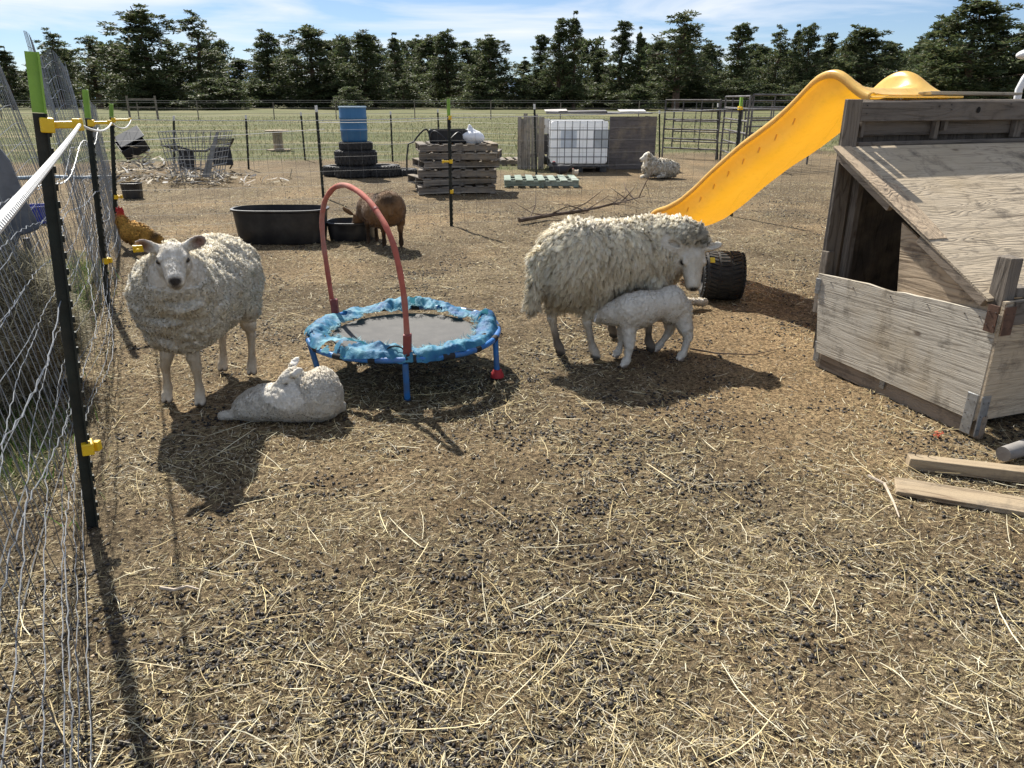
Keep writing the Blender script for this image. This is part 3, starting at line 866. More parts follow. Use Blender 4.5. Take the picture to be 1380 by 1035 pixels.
def near_col(Vl, Cc):
    kd = kdtree.KDTree(len(Vl))
    for i, q in enumerate(Vl): kd.insert(q, i)
    kd.balance()
    return lambda P_: Cc[[kd.find(q)[1] for q in P_.tolist()]]

HF = [(-.3, -1), 1.0]
def leg(S, pts, rs, k=.03):
    pts = list(pts); rs = list(rs); p = pts[0].copy(); p.z = 0
    hoof(S, p, HF[0], HF[1]); pts[0] = pts[0] + Vector((0, 0, .03 * HF[1]))
    rs[0] = rs[1] * .95
    S.chain([tuple(p) for p in pts], rs, k)
    p0 = np.array(tuple(pts[0]))
    return p0

def hoof_paint(p, feet, col=(.05, .045, .04), r=.045, h=.05):
    for q in feet: p((q[0], q[1], 0.0), (r * 1.6, r * 1.6, h), col, .25, .9)

# ---------------------------------------------------------------- ewe A: short clumpy fleece, facing the camera
def ewe_standing_front():
    base = (-1.66, 3.86, 0)
    root = empty('ewe', base, 0, 'dense short fleeced white ewe with yellow ear tag, facing us beside the wire fence', 'sheep')
    S = SDF((-2.05, 3.05, -.02), (-1.2, 4.6, 1.0), .0085)
    HF[0], HF[1] = (.1, -1), 1.0
    S.ell((-1.645, 3.88, .556), (.218, .44, .236), .06)
    S.ell((-1.640, 3.56, .550), (.205, .22, .236), .08)
    S.ell((-1.645, 4.16, .556), (.200, .23, .228), .08)
    S.cone((-1.65, 3.56, .63), (-1.555, 3.40, .735), .18, .125, .06)
    S.cone((-1.62, 3.52, .56), (-1.56, 3.40, .66), .17, .13, .05)
    # legs (photo hooves)
    F1, F2 = G(228, 541), G(271, 545); B1, B2 = G(302, 499), G(341, 504)
    leg(S, [F1 + Vector((0, -.012, .022)), F1 + Vector((0, .012, .075)), F1 + Vector((.004, .018, .20)), F1 + Vector((.02, .02, .25)), F1 + Vector((.04, .05, .42))], [.027, .018, .0185, .026, .062])
    leg(S, [F2 + Vector((.004, -.012, .022)), F2 + Vector((0, .012, .075)), F2 + Vector((-.002, .018, .20)), F2 + Vector((-.01, .02, .25)), F2 + Vector((-.02, .05, .42))], [.027, .018, .019, .027, .063])
    for q in (B1, B2):
        leg(S, [q + Vector((0, -.01, .022)), q + Vector((0, .01, .07)), q + Vector((0, .055, .22)), q + Vector((0, .03, .30)), q + Vector((0, -.02, .45))], [.027, .018, .020, .036, .095])
    hc = np.array((-1.520, 3.310, .835))
    P, Rm = sheep_head(S, hc, (.36, -.88, -.30), s=1.03, ear_l=(-.25, 1, .27), ear_r=(-.25, -1, .23), ear_len=.088, ear_w=.9)
    def woolw(V):
        hd = (V - hc) @ Rm
        w = np.clip((V[:, 2] - .30) / .06, 0, 1)
        w = np.maximum(w, 0)
        # bare face: everything ahead of the poll, within the head's own radius
        rr = np.linalg.norm(V - hc, axis=1)
        face = (hd[:, 0] > -.05) & (rr < .22) & (np.abs(hd[:, 1]) < .12) & (hd[:, 2] > -.12)
        return np.where(face | ear_mask(V), 0, w)
    def disp(V, N):
        w = woolw(V)
        q = V * np.array((13, 13, 17.)) + 1.6 * np.stack([vnoise(V * 6), vnoise(V * 6 + 9), vnoise(V * 6 + 21)], -1)
        folds = np.abs(fbm(V * np.array((7, 5, 20.)), 2)) * .045 * np.clip((3.72 - V[:, 1]) / .25, 0, 1) * np.clip((.66 - V[:, 2]) / .1, 0, 1)
        side = np.abs(fbm(V * np.array((8, 15, 5.)), 2)) * .035 * np.clip((V[:, 1] - 3.62) / .2, 0, 1)
        return w * (.034 * fbm(q, 3) + .016 * np.abs(fbm(V * 34, 2)) - folds - side + .006)
    feet = [F1, F2, B1, B2]
    def paint(p, V, N):
        for q in feet: p((q[0], q[1], .13), (.09, .10, .26), (.58, .47, .32), .7, .8)
        hoof_paint(p, feet, (.11, .085, .065), .038, .035)
        face_paint(p, P, Rm, 1.15)
        for q in (-1, 1):
            ed = np.array((-.25, q, .25)); ed = ed / np.linalg.norm(ed)
            cc = P(-.02, q * .052, .038) + Rm @ ed * .07 + Rm @ np.array((.018, 0, 0))
            p(cc, (.048, .048, .048), (.24, .12, .09), .6, .9)
    V, F, Cc = animal_mesh(S, base, M_skin, root, 'body', paint, disp, (.74, .71, .64))
    Vl = V - np.array(base)
    w = woolw(V)
    def colf(Pp):
        z = Pp[:, 2]
        dirty = np.clip((.62 - z) / .4, 0, 1)[:, None] * (.5 + 1.0 * np.clip(fbm((Pp + 3) * 7, 3) + .3, 0, 1))[:, None]
        return np.array((.95, .92, .81)) * (1 - .5 * dirty) + np.array((.50, .42, .30)) * .5 * dirty
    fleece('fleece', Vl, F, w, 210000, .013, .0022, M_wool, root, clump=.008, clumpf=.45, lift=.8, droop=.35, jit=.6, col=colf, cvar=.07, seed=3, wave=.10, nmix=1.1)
    cfa = near_col(Vl, Cc)
    w2 = np.where(w < .03, np.clip((V[:, 2] - .05) / .05, 0, 1), 0)
    near = np.clip((np.linalg.norm((V - hc), axis=1) - .0) / .5, 0, 1)
    fleece('short_hair', Vl, F, w2, 30000, .006, .0016, M_wool, root, clump=.02, clumpf=.1, lift=.2, droop=.7, jit=.15, col=cfa, cvar=.03, seed=5, nmix=1.3, tipcol=(1.05, 1.05, 1.05))
    for q in (-1, 1): eye_ball(P(.050, q * .0555, .013), .0125, base, root)
    # ear tag in the ear on the left of the picture
    m = MB(); ed = np.array((-.25, -1, .23)); ed /= np.linalg.norm(ed)
    tc = P(-.02, -.052, .038) + Rm @ ed * .085 + Rm @ np.array((.030, 0, -.006)) - np.array(base)
    m.box(tc, (.010, .040, .032), Rm, .001); m.lathe([(.004, -.008), (.011, -.004), (.011, .004), (.004, .008)], tc + Rm @ np.array((.012, 0, 0)), 12)
    m.build('ear_tag', M_tagy, root, bevel=.002)
    return root

# ---------------------------------------------------------------- ewe B: long shaggy locks, side on, head bowed
def ewe_shaggy():
    base = (.56, 4.52, 0)
    root = empty('ewe', base, 0, 'shaggy long haired white ewe with bowed head, suckling a lamb in front of the slide', 'sheep')
    S = SDF((-.05, 3.95, -.02), (1.5, 5.15, 1.0), .0085)
    HF[0], HF[1] = (.875, .3), 1.0
    ax = np.array((.875, .485, 0)); Rb = frame(ax)
    mid = np.array((.600, 4.52, .578))
    S.ell(mid, (.43, .215, .225), .05, Rb)
    S.ell(mid - ax * .27 + (0, 0, .005), (.22, .215, .235), .06, Rb)
    S.ell(mid + ax * .27 + (0, 0, -.02), (.24, .205, .225), .06, Rb)
    S.cone(mid + ax * .36 + (0, -.02, .06), (1.045, 4.60, .70), .175, .12, .05)
    S.cone(mid + ax * .34 + (0, -.02, -.04), (1.05, 4.60, .60), .15, .10, .05)
    B1, B2, F1, F2 = G(752, 478), G(799, 484), G(824, 455), G(874, 474)
    for q, o in ((B1, (-.03, .02)), (B2, (-.03, .0))):
        leg(S, [q + Vector((.012, 0, .022)), q + Vector((-.004, 0, .07)), q + Vector((-.045 + 0 * o[0], -.01, .24)), q + Vector((-.02, .02, .32)), q + Vector((.03, .04, .47))], [.028, .019, .023, .042, .10])
    for q in (F1, F2):
        leg(S, [q + Vector((.012, 0, .022)), q + Vector((-.005, 0, .07)), q + Vector((-.012, .0, .21)), q + Vector((-.005, 0, .26)), q + Vector((-.0, 0, .45))], [.028, .019, .021, .029, .07])
    hc = np.array((1.105, 4.545, .605))
    P, Rm = sheep_head(S, hc, (.02, -.60, -.80), up=(.10, -.8, .6), s=1.20, ear_l=(-.25, 1, .10), ear_r=(-.25, -1, .15), ear_len=.090, ear_n=(.1, -.8, .6), ear_w=.62)
    # tail between the hocks
    S.cone((.16, 4.30, .62), (.13, 4.27, .36), .05, .03, .03)
    def woolw(V):
        hd = (V - hc) @ Rm
        w = np.clip((V[:, 2] - .25) / .06, 0, 1)
        rr = np.linalg.norm(V - hc, axis=1)
        face = (hd[:, 0] > -.045) & (rr < .27) & (np.abs(hd[:, 1]) < .10) & (hd[:, 2] > -.085)
        return np.where(face | ear_mask(V), 0, w)
    def disp(V, N):
        w = woolw(V)
        q = np.stack([V @ ax * 22, V[:, 1] * 10, V[:, 2] * 7], -1)
        return w * .022 * fbm(q, 3)
    feet = [B1, B2, F1, F2]
    def paint(p, V, N):
        for q in feet: p((q[0], q[1], .13), (.1, .1, .24), (.50, .44, .36), .6, .8)
        for q in (B1, F1, F2): p((q[0], q[1], .06), (.08, .08, .15), (.13, .11, .09), .5, .85)
        hoof_paint(p, feet, (.045, .04, .035), .036, .045)
        face_paint(p, P, Rm, 1.20)
        p(P(.07, 0, .03), np.array((.09, .06, .05)), (.60, .56, .46), .8, .6, Rm)
    V, F, Cc = animal_mesh(S, base, M_skin, root, 'body', paint, disp, (.76, .73, .65))
    Vl = V - np.array(base); w = woolw(V); w = w * np.clip((np.linalg.norm(V - hc, axis=1) - .10) / .16, .38, 1)
    def colf(Pp):
        z = Pp[:, 2]
        d = np.clip((.60 - z) / .35, 0, 1)[:, None] * (.5 + .9 * np.clip(fbm((Pp + 3) * 6, 3) + .3, 0, 1))[:, None]
        return np.array((.95, .91, .77)) * (1 - .55 * d) + np.array((.47, .39, .25)) * .55 * d
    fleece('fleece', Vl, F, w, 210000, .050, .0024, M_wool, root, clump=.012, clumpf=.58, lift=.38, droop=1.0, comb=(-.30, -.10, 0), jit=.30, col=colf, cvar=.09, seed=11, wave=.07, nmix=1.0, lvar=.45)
    up = np.clip((V[:, 2] - .72) / .1, 0, 1) * w
    fleece('topline_wool', Vl, F, up, 22000, .045, .0034, M_wool, root, clump=.018, clumpf=.8, lift=1.0, droop=.25, jit=.55, col=(.84, .81, .72), seed=12, wave=.06)
    # woolly topknot between the ears and over the cheeks
    hd = (V - hc) @ Rm
    wk = np.where((np.linalg.norm(V - hc, axis=1) < .17) & (hd[:, 0] < -.03) & (hd[:, 2] > -.03) & ~ear_mask(V), 1.0, 0)
    fleece('topknot', Vl, F, wk, 12000, .045, .0032, M_wool, root, clump=.016, clumpf=.7, lift=.9, droop=.3, comb=(.1, .2, 1.7), jit=.5, col=(.80, .77, .66), seed=13, wave=.1)
    w2 = np.where(w < .03, np.clip((V[:, 2] - .05) / .05, 0, 1), 0)
    fleece('short_hair', Vl, F, w2, 22000, .006, .0016, M_wool, root, clump=.02, clumpf=.1, lift=.2, droop=.7, jit=.15, col=near_col(Vl, Cc), cvar=.03, seed=15, nmix=1.3, tipcol=(1.05, 1.05, 1.05))
    for q in (-1, 1): eye_ball(P(.050, q * .0560, .015), .0155, base, root)
    m = MB(); tc = P(.035, .100, .02) - np.array(base)
    m.box(tc, (.034, .03, .008), Rm); m.build('ear_tag', M_tagy, root, bevel=.002)
    return root

# ---------------------------------------------------------------- lambs
def lamb_nursing():
    base = (.84, 4.32, 0)
    root = empty('lamb', base, 0, 'small white lamb standing and suckling under the shaggy ewe', 'lamb')
    S = SDF((.35, 4.05, -.01), (1.22, 4.62, .62), .006)
    HF[0], HF[1] = (-.9, -.3), .72
    a, b_ = np.array((.690, 4.245, .325)), np.array((.955, 4.35, .352))
    S.cone(a, b_ + (0, 0, .012), .084, .082, .05)
    S.ell(a + (b_ - a) * .25 + (0, 0, .0), (.115, .086, .108), .05, frame(b_ - a))
    S.ell(b_ + (.005, 0, -.015), (.088, .088, .112), .04)
    S.chain([(.68, 4.24, .35), (.60, 4.28, .31), (.53, 4.33, .285)], [.075, .062, .052], .04)
    F1, F2, B1, B2 = G(843, 495), G(832, 482), G(919, 486), G(887, 474)
    leg(S, [F1 + Vector((-.008, 0, .014)), F1 + Vector((.006, 0, .045)), F1 + Vector((.018, .008, .13)), F1 + Vector((.014, .02, .17)), F1 + Vector((.01, .05, .29))], [.021, .018, .023, .033, .06], .02)
    leg(S, [F2 + Vector((-.008, 0, .014)), F2 + Vector((.006, 0, .045)), F2 + Vector((.02, 0, .13)), F2 + Vector((.02, -.01, .17)), F2 + Vector((.02, -.05, .28))], [.020, .015, .018, .025, .05], .02)
    leg(S, [B1 + Vector((-.01, 0, .014)), B1 + Vector((.005, 0, .045)), B1 + Vector((.028, .01, .15)), B1 + Vector((.01, .02, .20)), B1 + Vector((-.03, .05, .31))], [.021, .018, .023, .040, .078], .02)
    leg(S, [B2 + Vector((-.01, 0, .014)), B2 + Vector((.006, 0, .045)), B2 + Vector((.06, -.01, .14)), B2 + Vector((.06, -.02, .19)), B2 + Vector((.05, -.06, .29))], [.020, .017, .021, .036, .07], .02)
    hc = np.array((.505, 4.355, .285))
    P, Rm = sheep_head(S, hc, (-.55, .35, .35), s=.60, k=.012, ear_len=.14, ear_l=(-.5, 1, -.1), ear_r=(-.5, -1, -.1))
    feet = [F1, F2, B1, B2]
    def paint(p, V, N):
        hoof_paint(p, feet, (.22, .17, .13), .024, .030)
        face_paint(p, P, Rm, .6)
    V, F, Cc = animal_mesh(S, base, M_skin, root, 'body', paint, lambda V, N: .0065 * fbm(V * 42, 3) + .004 * fbm(V * 90, 2), (.80, .77, .70))
    w = np.clip((V[:, 2] - .03) / .03, 0, 1) * .6 + .4; w[V[:, 2] < .03] = 0; w[ear_mask(V)] = 0
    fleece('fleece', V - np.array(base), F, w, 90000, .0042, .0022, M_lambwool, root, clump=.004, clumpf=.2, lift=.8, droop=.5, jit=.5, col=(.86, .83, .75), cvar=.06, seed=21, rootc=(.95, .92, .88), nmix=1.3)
    for q in (-1, 1): eye_ball(P(.050, q * .0555, .013), .008, base, root)
    return root

def lamb_curled():
    base = tuple(D(380, 560, 3.42)[:2]) + (0,)
    root = empty('lamb', base, 0, 'white lamb curled up asleep on the ground beside the round trampoline', 'lamb')
    S = SDF((-1.62, 3.02, -.01), (-.68, 3.75, .52), .006)
    c1 = np.array(tuple(D(360, 545, 3.44))); c2 = np.array(tuple(D(400, 540, 3.42))); c3 = np.array(tuple(D(431, 535, 3.42)))
    c1[2], c2[2], c3[2] = .080, .100, .125
    S.ell(c1, (.13, .10, .080), .05); S.ell(c2, (.13, .11, .105), .05)
    S.ell(c3, (.095, .12, .120), .05)
    S.cone(c1, c3, .075, .105, .05)
    S.ell(c1 + (-.08, -.01, -.025), (.09, .075, .055), .05)
    tl = c1 + (-.15, -.03, -.05)
    S.cone(tl + (.03, 0, 0), tl + (-.065, -.01, -.005), .026, .022, .02)
    # folded foreleg on the right, hind hoof
    kn = np.array(tuple(G(456, 547, .035)))
    S.chain([c3 + (.03, -.05, -.03), kn, kn + (-.09, -.03, -.010)], [.06, .030, .022], .025)
    # neck curls back, head laid on the flank
    nk = np.array(tuple(D(415, 518, 3.50)))
    hc = np.array(tuple(D(394, 508, 3.42)))
    S.chain([c3 + (0, .06, .05), nk + (0, .03, -.02), hc + (.02, 0, -.01)], [.075, .052, .042], .02)
    P, Rm = sheep_head(S, hc, (-.88, -.20, -.52), up=(-.3, -.35, 1), s=.70, k=.012, ear_len=.095, ear_l=(-1.3, .5, .35), ear_r=(-1.0, -1.0, .0), ear_n=(-.2, -1, .3), ear_w=.8)
    S2 = S
    def paint(p, V, N):
        face_paint(p, P, Rm, .7)
        for q in (-1, 1): p(P(.052, q * .058, .010), np.array((.020, .02, .005)) * .7, (.10, .08, .07), .5, .9, Rm)
        p(kn, (.03, .03, .03), (.55, .42, .38), .7, .6)
    V, F, Cc = animal_mesh(S, base, M_skin, root, 'body', paint, lambda V, N: .0065 * fbm(V * 42, 3) + .004 * fbm(V * 90, 2), (.78, .75, .68))
    w = np.ones(len(V)); hd = (V - hc) @ Rm
    w[(np.linalg.norm(V - hc, axis=1) < .17) & (hd[:, 0] > -.01)] = .35
    w[V[:, 2] < .012] = 0; w[ear_mask(V)] = 0
    fleece('fleece', V - np.array(base), F, w, 120000, .0045, .0022, M_lambwool, root, clump=.004, clumpf=.25, lift=.8, droop=.4, jit=.5, col=(.82, .78, .69), cvar=.08, seed=22, rootc=(.95, .92, .88), nmix=1.3)
    return root

def lamb_resting():
    base = (1.12, 5.42, 0)
    root = empty('lamb', base, 0, 'resting white lamb behind the shaggy ewe, one foreleg stretched out toward the tyre', 'lamb')
    S = SDF((.62, 5.15, -.01), (1.62, 5.75, .45), .008)
    S.ell((1.00, 5.45, .10), (.17, .11, .10), .05); S.ell((1.16, 5.44, .12), (.11, .09, .11), .05)
    e = np.array(tuple(G(949, 407, .05))); s0 = np.array((1.2, 5.42, .08))
    S.chain([s0, (s0 + e) / 2 + (0, 0, .0), e + (-.03, 0, 0), e], [.045, .022, .022, .026], .02)
    hc = np.array((1.07, 5.40, .20))
    S.cone((1.16, 5.46, .16), hc, .06, .045, .03)
    P, Rm = sheep_head(S, hc, (-.8, -.4, -.3), s=.62, k=.012, ear_len=.12)
    V, F, Cc = animal_mesh(S, base, M_skin, root, 'body', lambda p, V, N: (face_paint(p, P, Rm, .6), p(e, (.03, .03, .03), (.5, .42, .34), .6, .7)), lambda V, N: .003 * fbm(V * 40, 2), (.78, .75, .68))
    fleece('fleece', V - np.array(base), F, np.where(V[:, 2] < .012, 0, 1.0), 14000, .012, .0045, M_lambwool, root, clump=.012, clumpf=.6, lift=.9, droop=.5, jit=.7, col=(.80, .77, .70), seed=23)
    return root

# ---------------------------------------------------------------- brown goat drinking, seen from behind
def goat():
    base = (-1.40, 8.1, 0)
    root = empty('goat', base, 0, 'brown goat bending its head into the low black tub', 'goat')
    S = SDF((-2.1, 7.4, -.02), (-1.0, 8.75, .85), .011)
    r1 = np.array(tuple(D(524, 281, 7.95))); f1 = np.array(tuple(D(500, 281, 8.30)))
    S.ell(r1, (.155, .17, .165), .06); S.cone(r1, f1, .165, .15, .06)
    S.ell((r1 + f1) / 2 + (0, 0, -.045), (.175, .22, .155), .06)
    S.ell(f1, (.14, .15, .155), .05)
    hd = np.array(tuple(D(483, 294, 8.42)))
    S.chain([f1 + (-.02, .06, .03), (f1 + hd) / 2 + (0, .03, .02), hd], [.11, .075, .055], .04)
    mz = hd + (-.07, .02, -.13)
    S.chain([hd, mz], [.058, .034], .03)
    er = hd + (-.03, -.03, .03)
    S.ell(er + (-.075, -.02, .055), (.075, .012, .028), .02, frame((-.8, -.1, .6)))
    S.ell(hd + (.05, .05, .05), (.05, .012, .02), .02, frame((.5, .3, .6)))
    B1, B2, F1, F2 = G(518, 332), G(541, 333), G(497, 327), G(508, 325)
    for q in (B1, B2):
        leg(S, [q + Vector((0, 0, .02)), q + Vector((0, .0, .06)), q + Vector((.004, -.035, .20)), q + Vector((0, .0, .28)), q + Vector((-.02, .03, .38))], [.026, .019, .023, .045, .085], .03)
    for q in (F1, F2):
        leg(S, [q + Vector((0, 0, .02)), q + Vector((0, 0, .2)), q + Vector((0, 0, .38))], [.024, .02, .06], .03)
    S.cone(r1 + (.03, -.15, .06), r1 + (.05, -.19, -.03), .03, .018, .02)
    feet = [B1, B2, F1, F2]
    BR, DK, TAN = (.24, .145, .078), (.045, .030, .022), (.33, .20, .10)
    def paint(p, V, N):
        p(r1 + (0, -.1, -.08), (.2, .2, .2), TAN, .7, .6)
        p((r1 + f1) / 2 + (0, 0, .16), (.09, .45, .08), DK, .6, .8)
        p(r1 + (.02, -.12, .10), (.10, .12, .08), DK, .6, .8)
        for q in feet: p((q[0], q[1], .10), (.08, .08, .16), DK, .5, .85)
        p(mz, (.08, .08, .09), DK, .5, .7); p(f1 + (-.05, .05, .08), (.12, .15, .12), (.30, .13, .045), .6, .8)
    V, F, Cc = animal_mesh(S, base, M_hair, root, 'body', paint, lambda V, N: .006 * fbm(V * 22, 3), BR)
    kd = kdtree.KDTree(len(V)); Vl = V - np.array(base)
    for i, q in enumerate(Vl): kd.insert(q, i)
    kd.balance()
    cf = lambda P_: Cc[[kd.find(q)[1] for q in P_.tolist()]]
    fleece('coat', Vl, F, np.where(V[:, 2] < .03, 0, 1.0), 24000, .012, .004, M_hair, root, clump=.02, clumpf=.3, lift=.15, droop=.9, comb=(.2, -.3, 0), jit=.12, col=cf, cvar=.08, seed=31, tipcol=(1.2, 1.15, 1.1))
    return root

def hen():
    base = tuple(D(186, 335, 7.9)[:2]) + (0,)
    root = empty('hen', base, 0, 'golden buff hen with red comb standing by the fence post', 'chicken')
    b = np.array(tuple(D(186, 316, 7.9)))
    S = SDF(b - .42, b + .42, .008)
    Rb = frame((-.75, .1, .28))
    S.ell(b, (.165, .105, .115), .04, Rb)
    S.ell(b + (-.085, 0, .02), (.09, .09, .10), .04)
    hd = b + np.array((-.150, .01, .215))
    S.chain([b + (-.10, 0, .06), b + (-.145, 0, .13), hd], [.075, .050, .036], .03)
    S.cone(hd, hd + (-.055, 0, -.008), .022, .005, .01)
    S.ell(b + (.15, 0, -.035), (.10, .05, .055), .04, frame((.9, 0, -.35)))
    zf = b[2]
    for y in (-.045, .045):
        S.chain([b + (0.0, y, -.08), (b[0] - .01, b[1] + y, .05), (b[0] - .01, b[1] + y, .012)], [.04, .011, .01], .015)
        for q in (-.05, 0, .05): S.cone((b[0] - .01, b[1] + y, .010), (b[0] - .06, b[1] + y + q * .5, .008), .009, .006, .005)
    GOLD = (.66, .40, .11)
    def paint(p, V, N):
        p(b + (.17, 0, -.02), (.07, .1, .07), (.08, .06, .05), .5, .8)
        p(hd, (.060, .055, .060), (.45, .02, .02), .4, .95)
        p(hd + (-.05, 0, -.01), (.028, .02, .016), (.45, .32, .12), .4, .95)
        p((b[0], b[1], .03), (.12, .12, .07), (.55, .38, .12), .3, .9)
    V, F, Cc = animal_mesh(S, base, M_hair, root, 'body', paint, lambda V, N: .004 * fbm(V * 30, 3), GOLD)
    Vl = V - np.array(base); kd = kdtree.KDTree(len(V))
    for i, q in enumerate(Vl): kd.insert(q, i)
    kd.balance()
    cf = lambda P_: Cc[[kd.find(q)[1] for q in P_.tolist()]]
    w = np.where((V[:, 2] < zf - .10) | (np.linalg.norm(V - hd, axis=1) < .045), 0, 1.0)
    fleece('feathers', Vl, F, w, 9000, .024, .010, M_hair, root, clump=.012, clumpf=.2, lift=.12, droop=.35, comb=(1.0, 0, .3), jit=.15, col=cf, cvar=.2, seed=33, tipcol=(1.15, 1.1, 1.0))
    m = MB()
    hl = hd - np.array(base)
    pts = [(-.045, .020), (-.036, .065), (-.022, .050), (-.006, .080), (.010, .055), (.026, .070), (.042, .020)]
    vs = [(hl[0] + x, hl[1] - .005, hl[2] + z) for x, z in pts] + [(hl[0] + x, hl[1] + .005, hl[2] + z) for x, z in pts]
    n = len(pts); m.add(vs, [tuple(range(n))[::-1], tuple(range(n, 2 * n))] + [(i, (i + 1) % n, n + (i + 1) % n, n + i) for i in range(n)])
    m.build('comb', simple('comb_red', (.45, .02, .02), .5), root)
    m = MB(); m.lathe([(.001, -.05), (.014, -.035), (.012, -.01), (.004, 0)], hl + np.array((-.03, 0, -.015)), 10)
    m.build('wattle', bpy.data.materials['comb_red'], root, True)
    return root

def far_sheep():
    base = tuple(G(886, 240)[:2]) + (0,)
    root = empty('sheep', base, 0, 'white sheep lying down with raised head beside the brown plywood panel', 'sheep')
    c = np.array((base[0], base[1], 0.))
    S = SDF(c + (-.65, -.4, -.02), c + (.6, .4, .75), .014)
    S.ell(c + (.08, 0, .19), (.34, .19, .185), .06); S.ell(c + (-.14, 0, .22), (.18, .16, .19), .05)
    S.ell(c + (.22, 0, .17), (.19, .18, .16), .05)
    hd = c + np.array((-.24, -.03, .42))
    S.chain([c + (-.16, 0, .28), hd], [.13, .085], .05)
    S.chain([hd, hd + (-.12, -.03, -.055)], [.075, .042], .03)
    for q in (-1, 1): S.ell(hd + (.02, q * .085, .03), (.035, .05, .015), .02)
    S.chain([c + (-.2, -.08, .10), c + (-.27, -.09, .05), c + (-.35, -.12, .03)], [.055, .035, .03], .03)
    S.chain([c + (.1, -.15, .08), c + (-.02, -.2, .04)], [.06, .03], .03)
    def paint(p, V, N):
        p(hd + (-.145, -.035, -.065), (.04, .04, .04), (.06, .05, .05), .5, .85)
        for q in (-1, 1): p(hd + (.02, q * .09, .045), (.04, .05, .03), (.14, .11, .10), .5, .8); p(hd + (-.05, q * .06, .01), (.02, .02, .02), (.05, .04, .04), .5, .8)
    V, F, Cc = animal_mesh(S, base, M_skin, root, 'body', paint, lambda V, N: .012 * fbm(V * 12, 3), (.76, .72, .62))
    rr = np.linalg.norm(V - hd, axis=1)
    fleece('fleece', V - np.array(base), F, np.where((V[:, 2] < .03) | ((rr < .2) & (V[:, 0] < hd[0] - .01)), 0, 1.0), 14000, .03, .008, M_wool, root, clump=.04, clumpf=.75, lift=.7, droop=.6, jit=.4, col=(.76, .72, .62), seed=41)
    return root

ewe_standing_front(); ewe_shaggy(); lamb_nursing(); lamb_curled(); lamb_resting(); goat(); hen(); far_sheep()
# ================================================================== objects of the yard
def onplane(px, py, P0, dr):
    """point where the view ray of a photo pixel meets the vertical plane through P0 along dr"""
    x, f, u = ray(px, py)
    n = Vector((-dr[1], dr[0])); den = n[0] * x + n[1] * f
    t = (n[0] * P0[0] + n[1] * P0[1]) / den
    return Vector((x * t, f * t, CAMH + u * t))
def wood(name, axis=0, light=(.36, .31, .25), dark=(.13, .11, .09), grain=26, rough=.85, knots=True, sc=1.0, contrast=.5, stain=None, st=.9):
    """weathered timber: contour-like grain stretched along one axis"""
    b = NB(name); s = [5.5 * sc] * 3; s[axis] = st * sc
    off = b.coord('Object', tuple(s)); n1 = b.noise(off, 1.0, 2.0, .45, .35)
    ln = b.math('SINE', b.math('MULTIPLY', n1, grain * 6.28))
    ln = b.math('POWER', b.math('ADD', b.math('MULTIPLY', ln, .5), .5), .45)
    amp = b.ramp(b.noise(b.coord('Object', tuple(x * .45 for x in s), (.3, .2, .1)), 1.0, 3, .6), [(.35, (.25, .25, .25)), (.62, (1, 1, 1))])
    ln = b.math('SUBTRACT', 1.0, b.math('MULTIPLY', b.math('SUBTRACT', 1.0, ln), amp))
    s2 = [130.0] * 3; s2[axis] = 4.0
    fine = b.noise(b.coord('Object', tuple(s2)), 1.0, 5, .7)
    h = b.math('ADD', b.math('MULTIPLY', ln, contrast), b.math('MULTIPLY', fine, 1 - contrast * .5))
    col = b.ramp(h, [(.30, dark), (.62, tuple((x * .75 + y * .25) for x, y in zip(light, dark))), (.95, light)])
    s3 = [34.0] * 3; s3[axis] = 1.3
    strk = b.noise(b.coord('Object', tuple(s3)), 1.0, 6, .75)
    col = b.mix(b.ramp(strk, [(.52, (0, 0, 0)), (.66, (.75, .75, .75))]), col, tuple(x * .7 for x in dark))
    kn = b.n('ShaderNodeTexVoronoi'); kn.inputs['Scale'].default_value = 1.0; s4 = [6.5] * 3; s4[axis] = 3.2; b.l(b.coord('Object', tuple(s4)), kn.inputs['Vector'])
    col = b.mix(b.ramp(kn.outputs['Distance'], [(.045, (.85, .85, .85)), (.11, (0, 0, 0))]), col, (.075, .055, .042))
    blot = b.noise(b.coord('Object'), 2.6, 6, .62)
    col = b.mix(b.ramp(blot, [(.48, (0, 0, 0)), (.72, (.55, .55, .55))]), col, stain or (.42, .33, .21))
    blot2 = b.noise(b.coord('Object'), 7.3, 6, .7)
    col = b.mix(b.ramp(blot2, [(.53, (0, 0, 0)), (.70, (.75, .75, .75))]), col, (.10, .085, .07))
    return b.bsdf(col, rough, b.bump(b.math('ADD', h, b.math('MULTIPLY', strk, -1.2)), .8, .005), 0, .15)
def poly_prism(mb, pts, off):
    """polygon (3-D points) thickened by the vector off"""
    n = len(pts); A = [Vector(p) for p in pts]; B = [p + Vector(off) for p in A]
    mb.add([tuple(p) for p in A + B], [tuple(range(n))[::-1], tuple(range(n, 2 * n))] + [(i, (i + 1) % n, n + (i + 1) % n, n + i) for i in range(n)])
    return mb

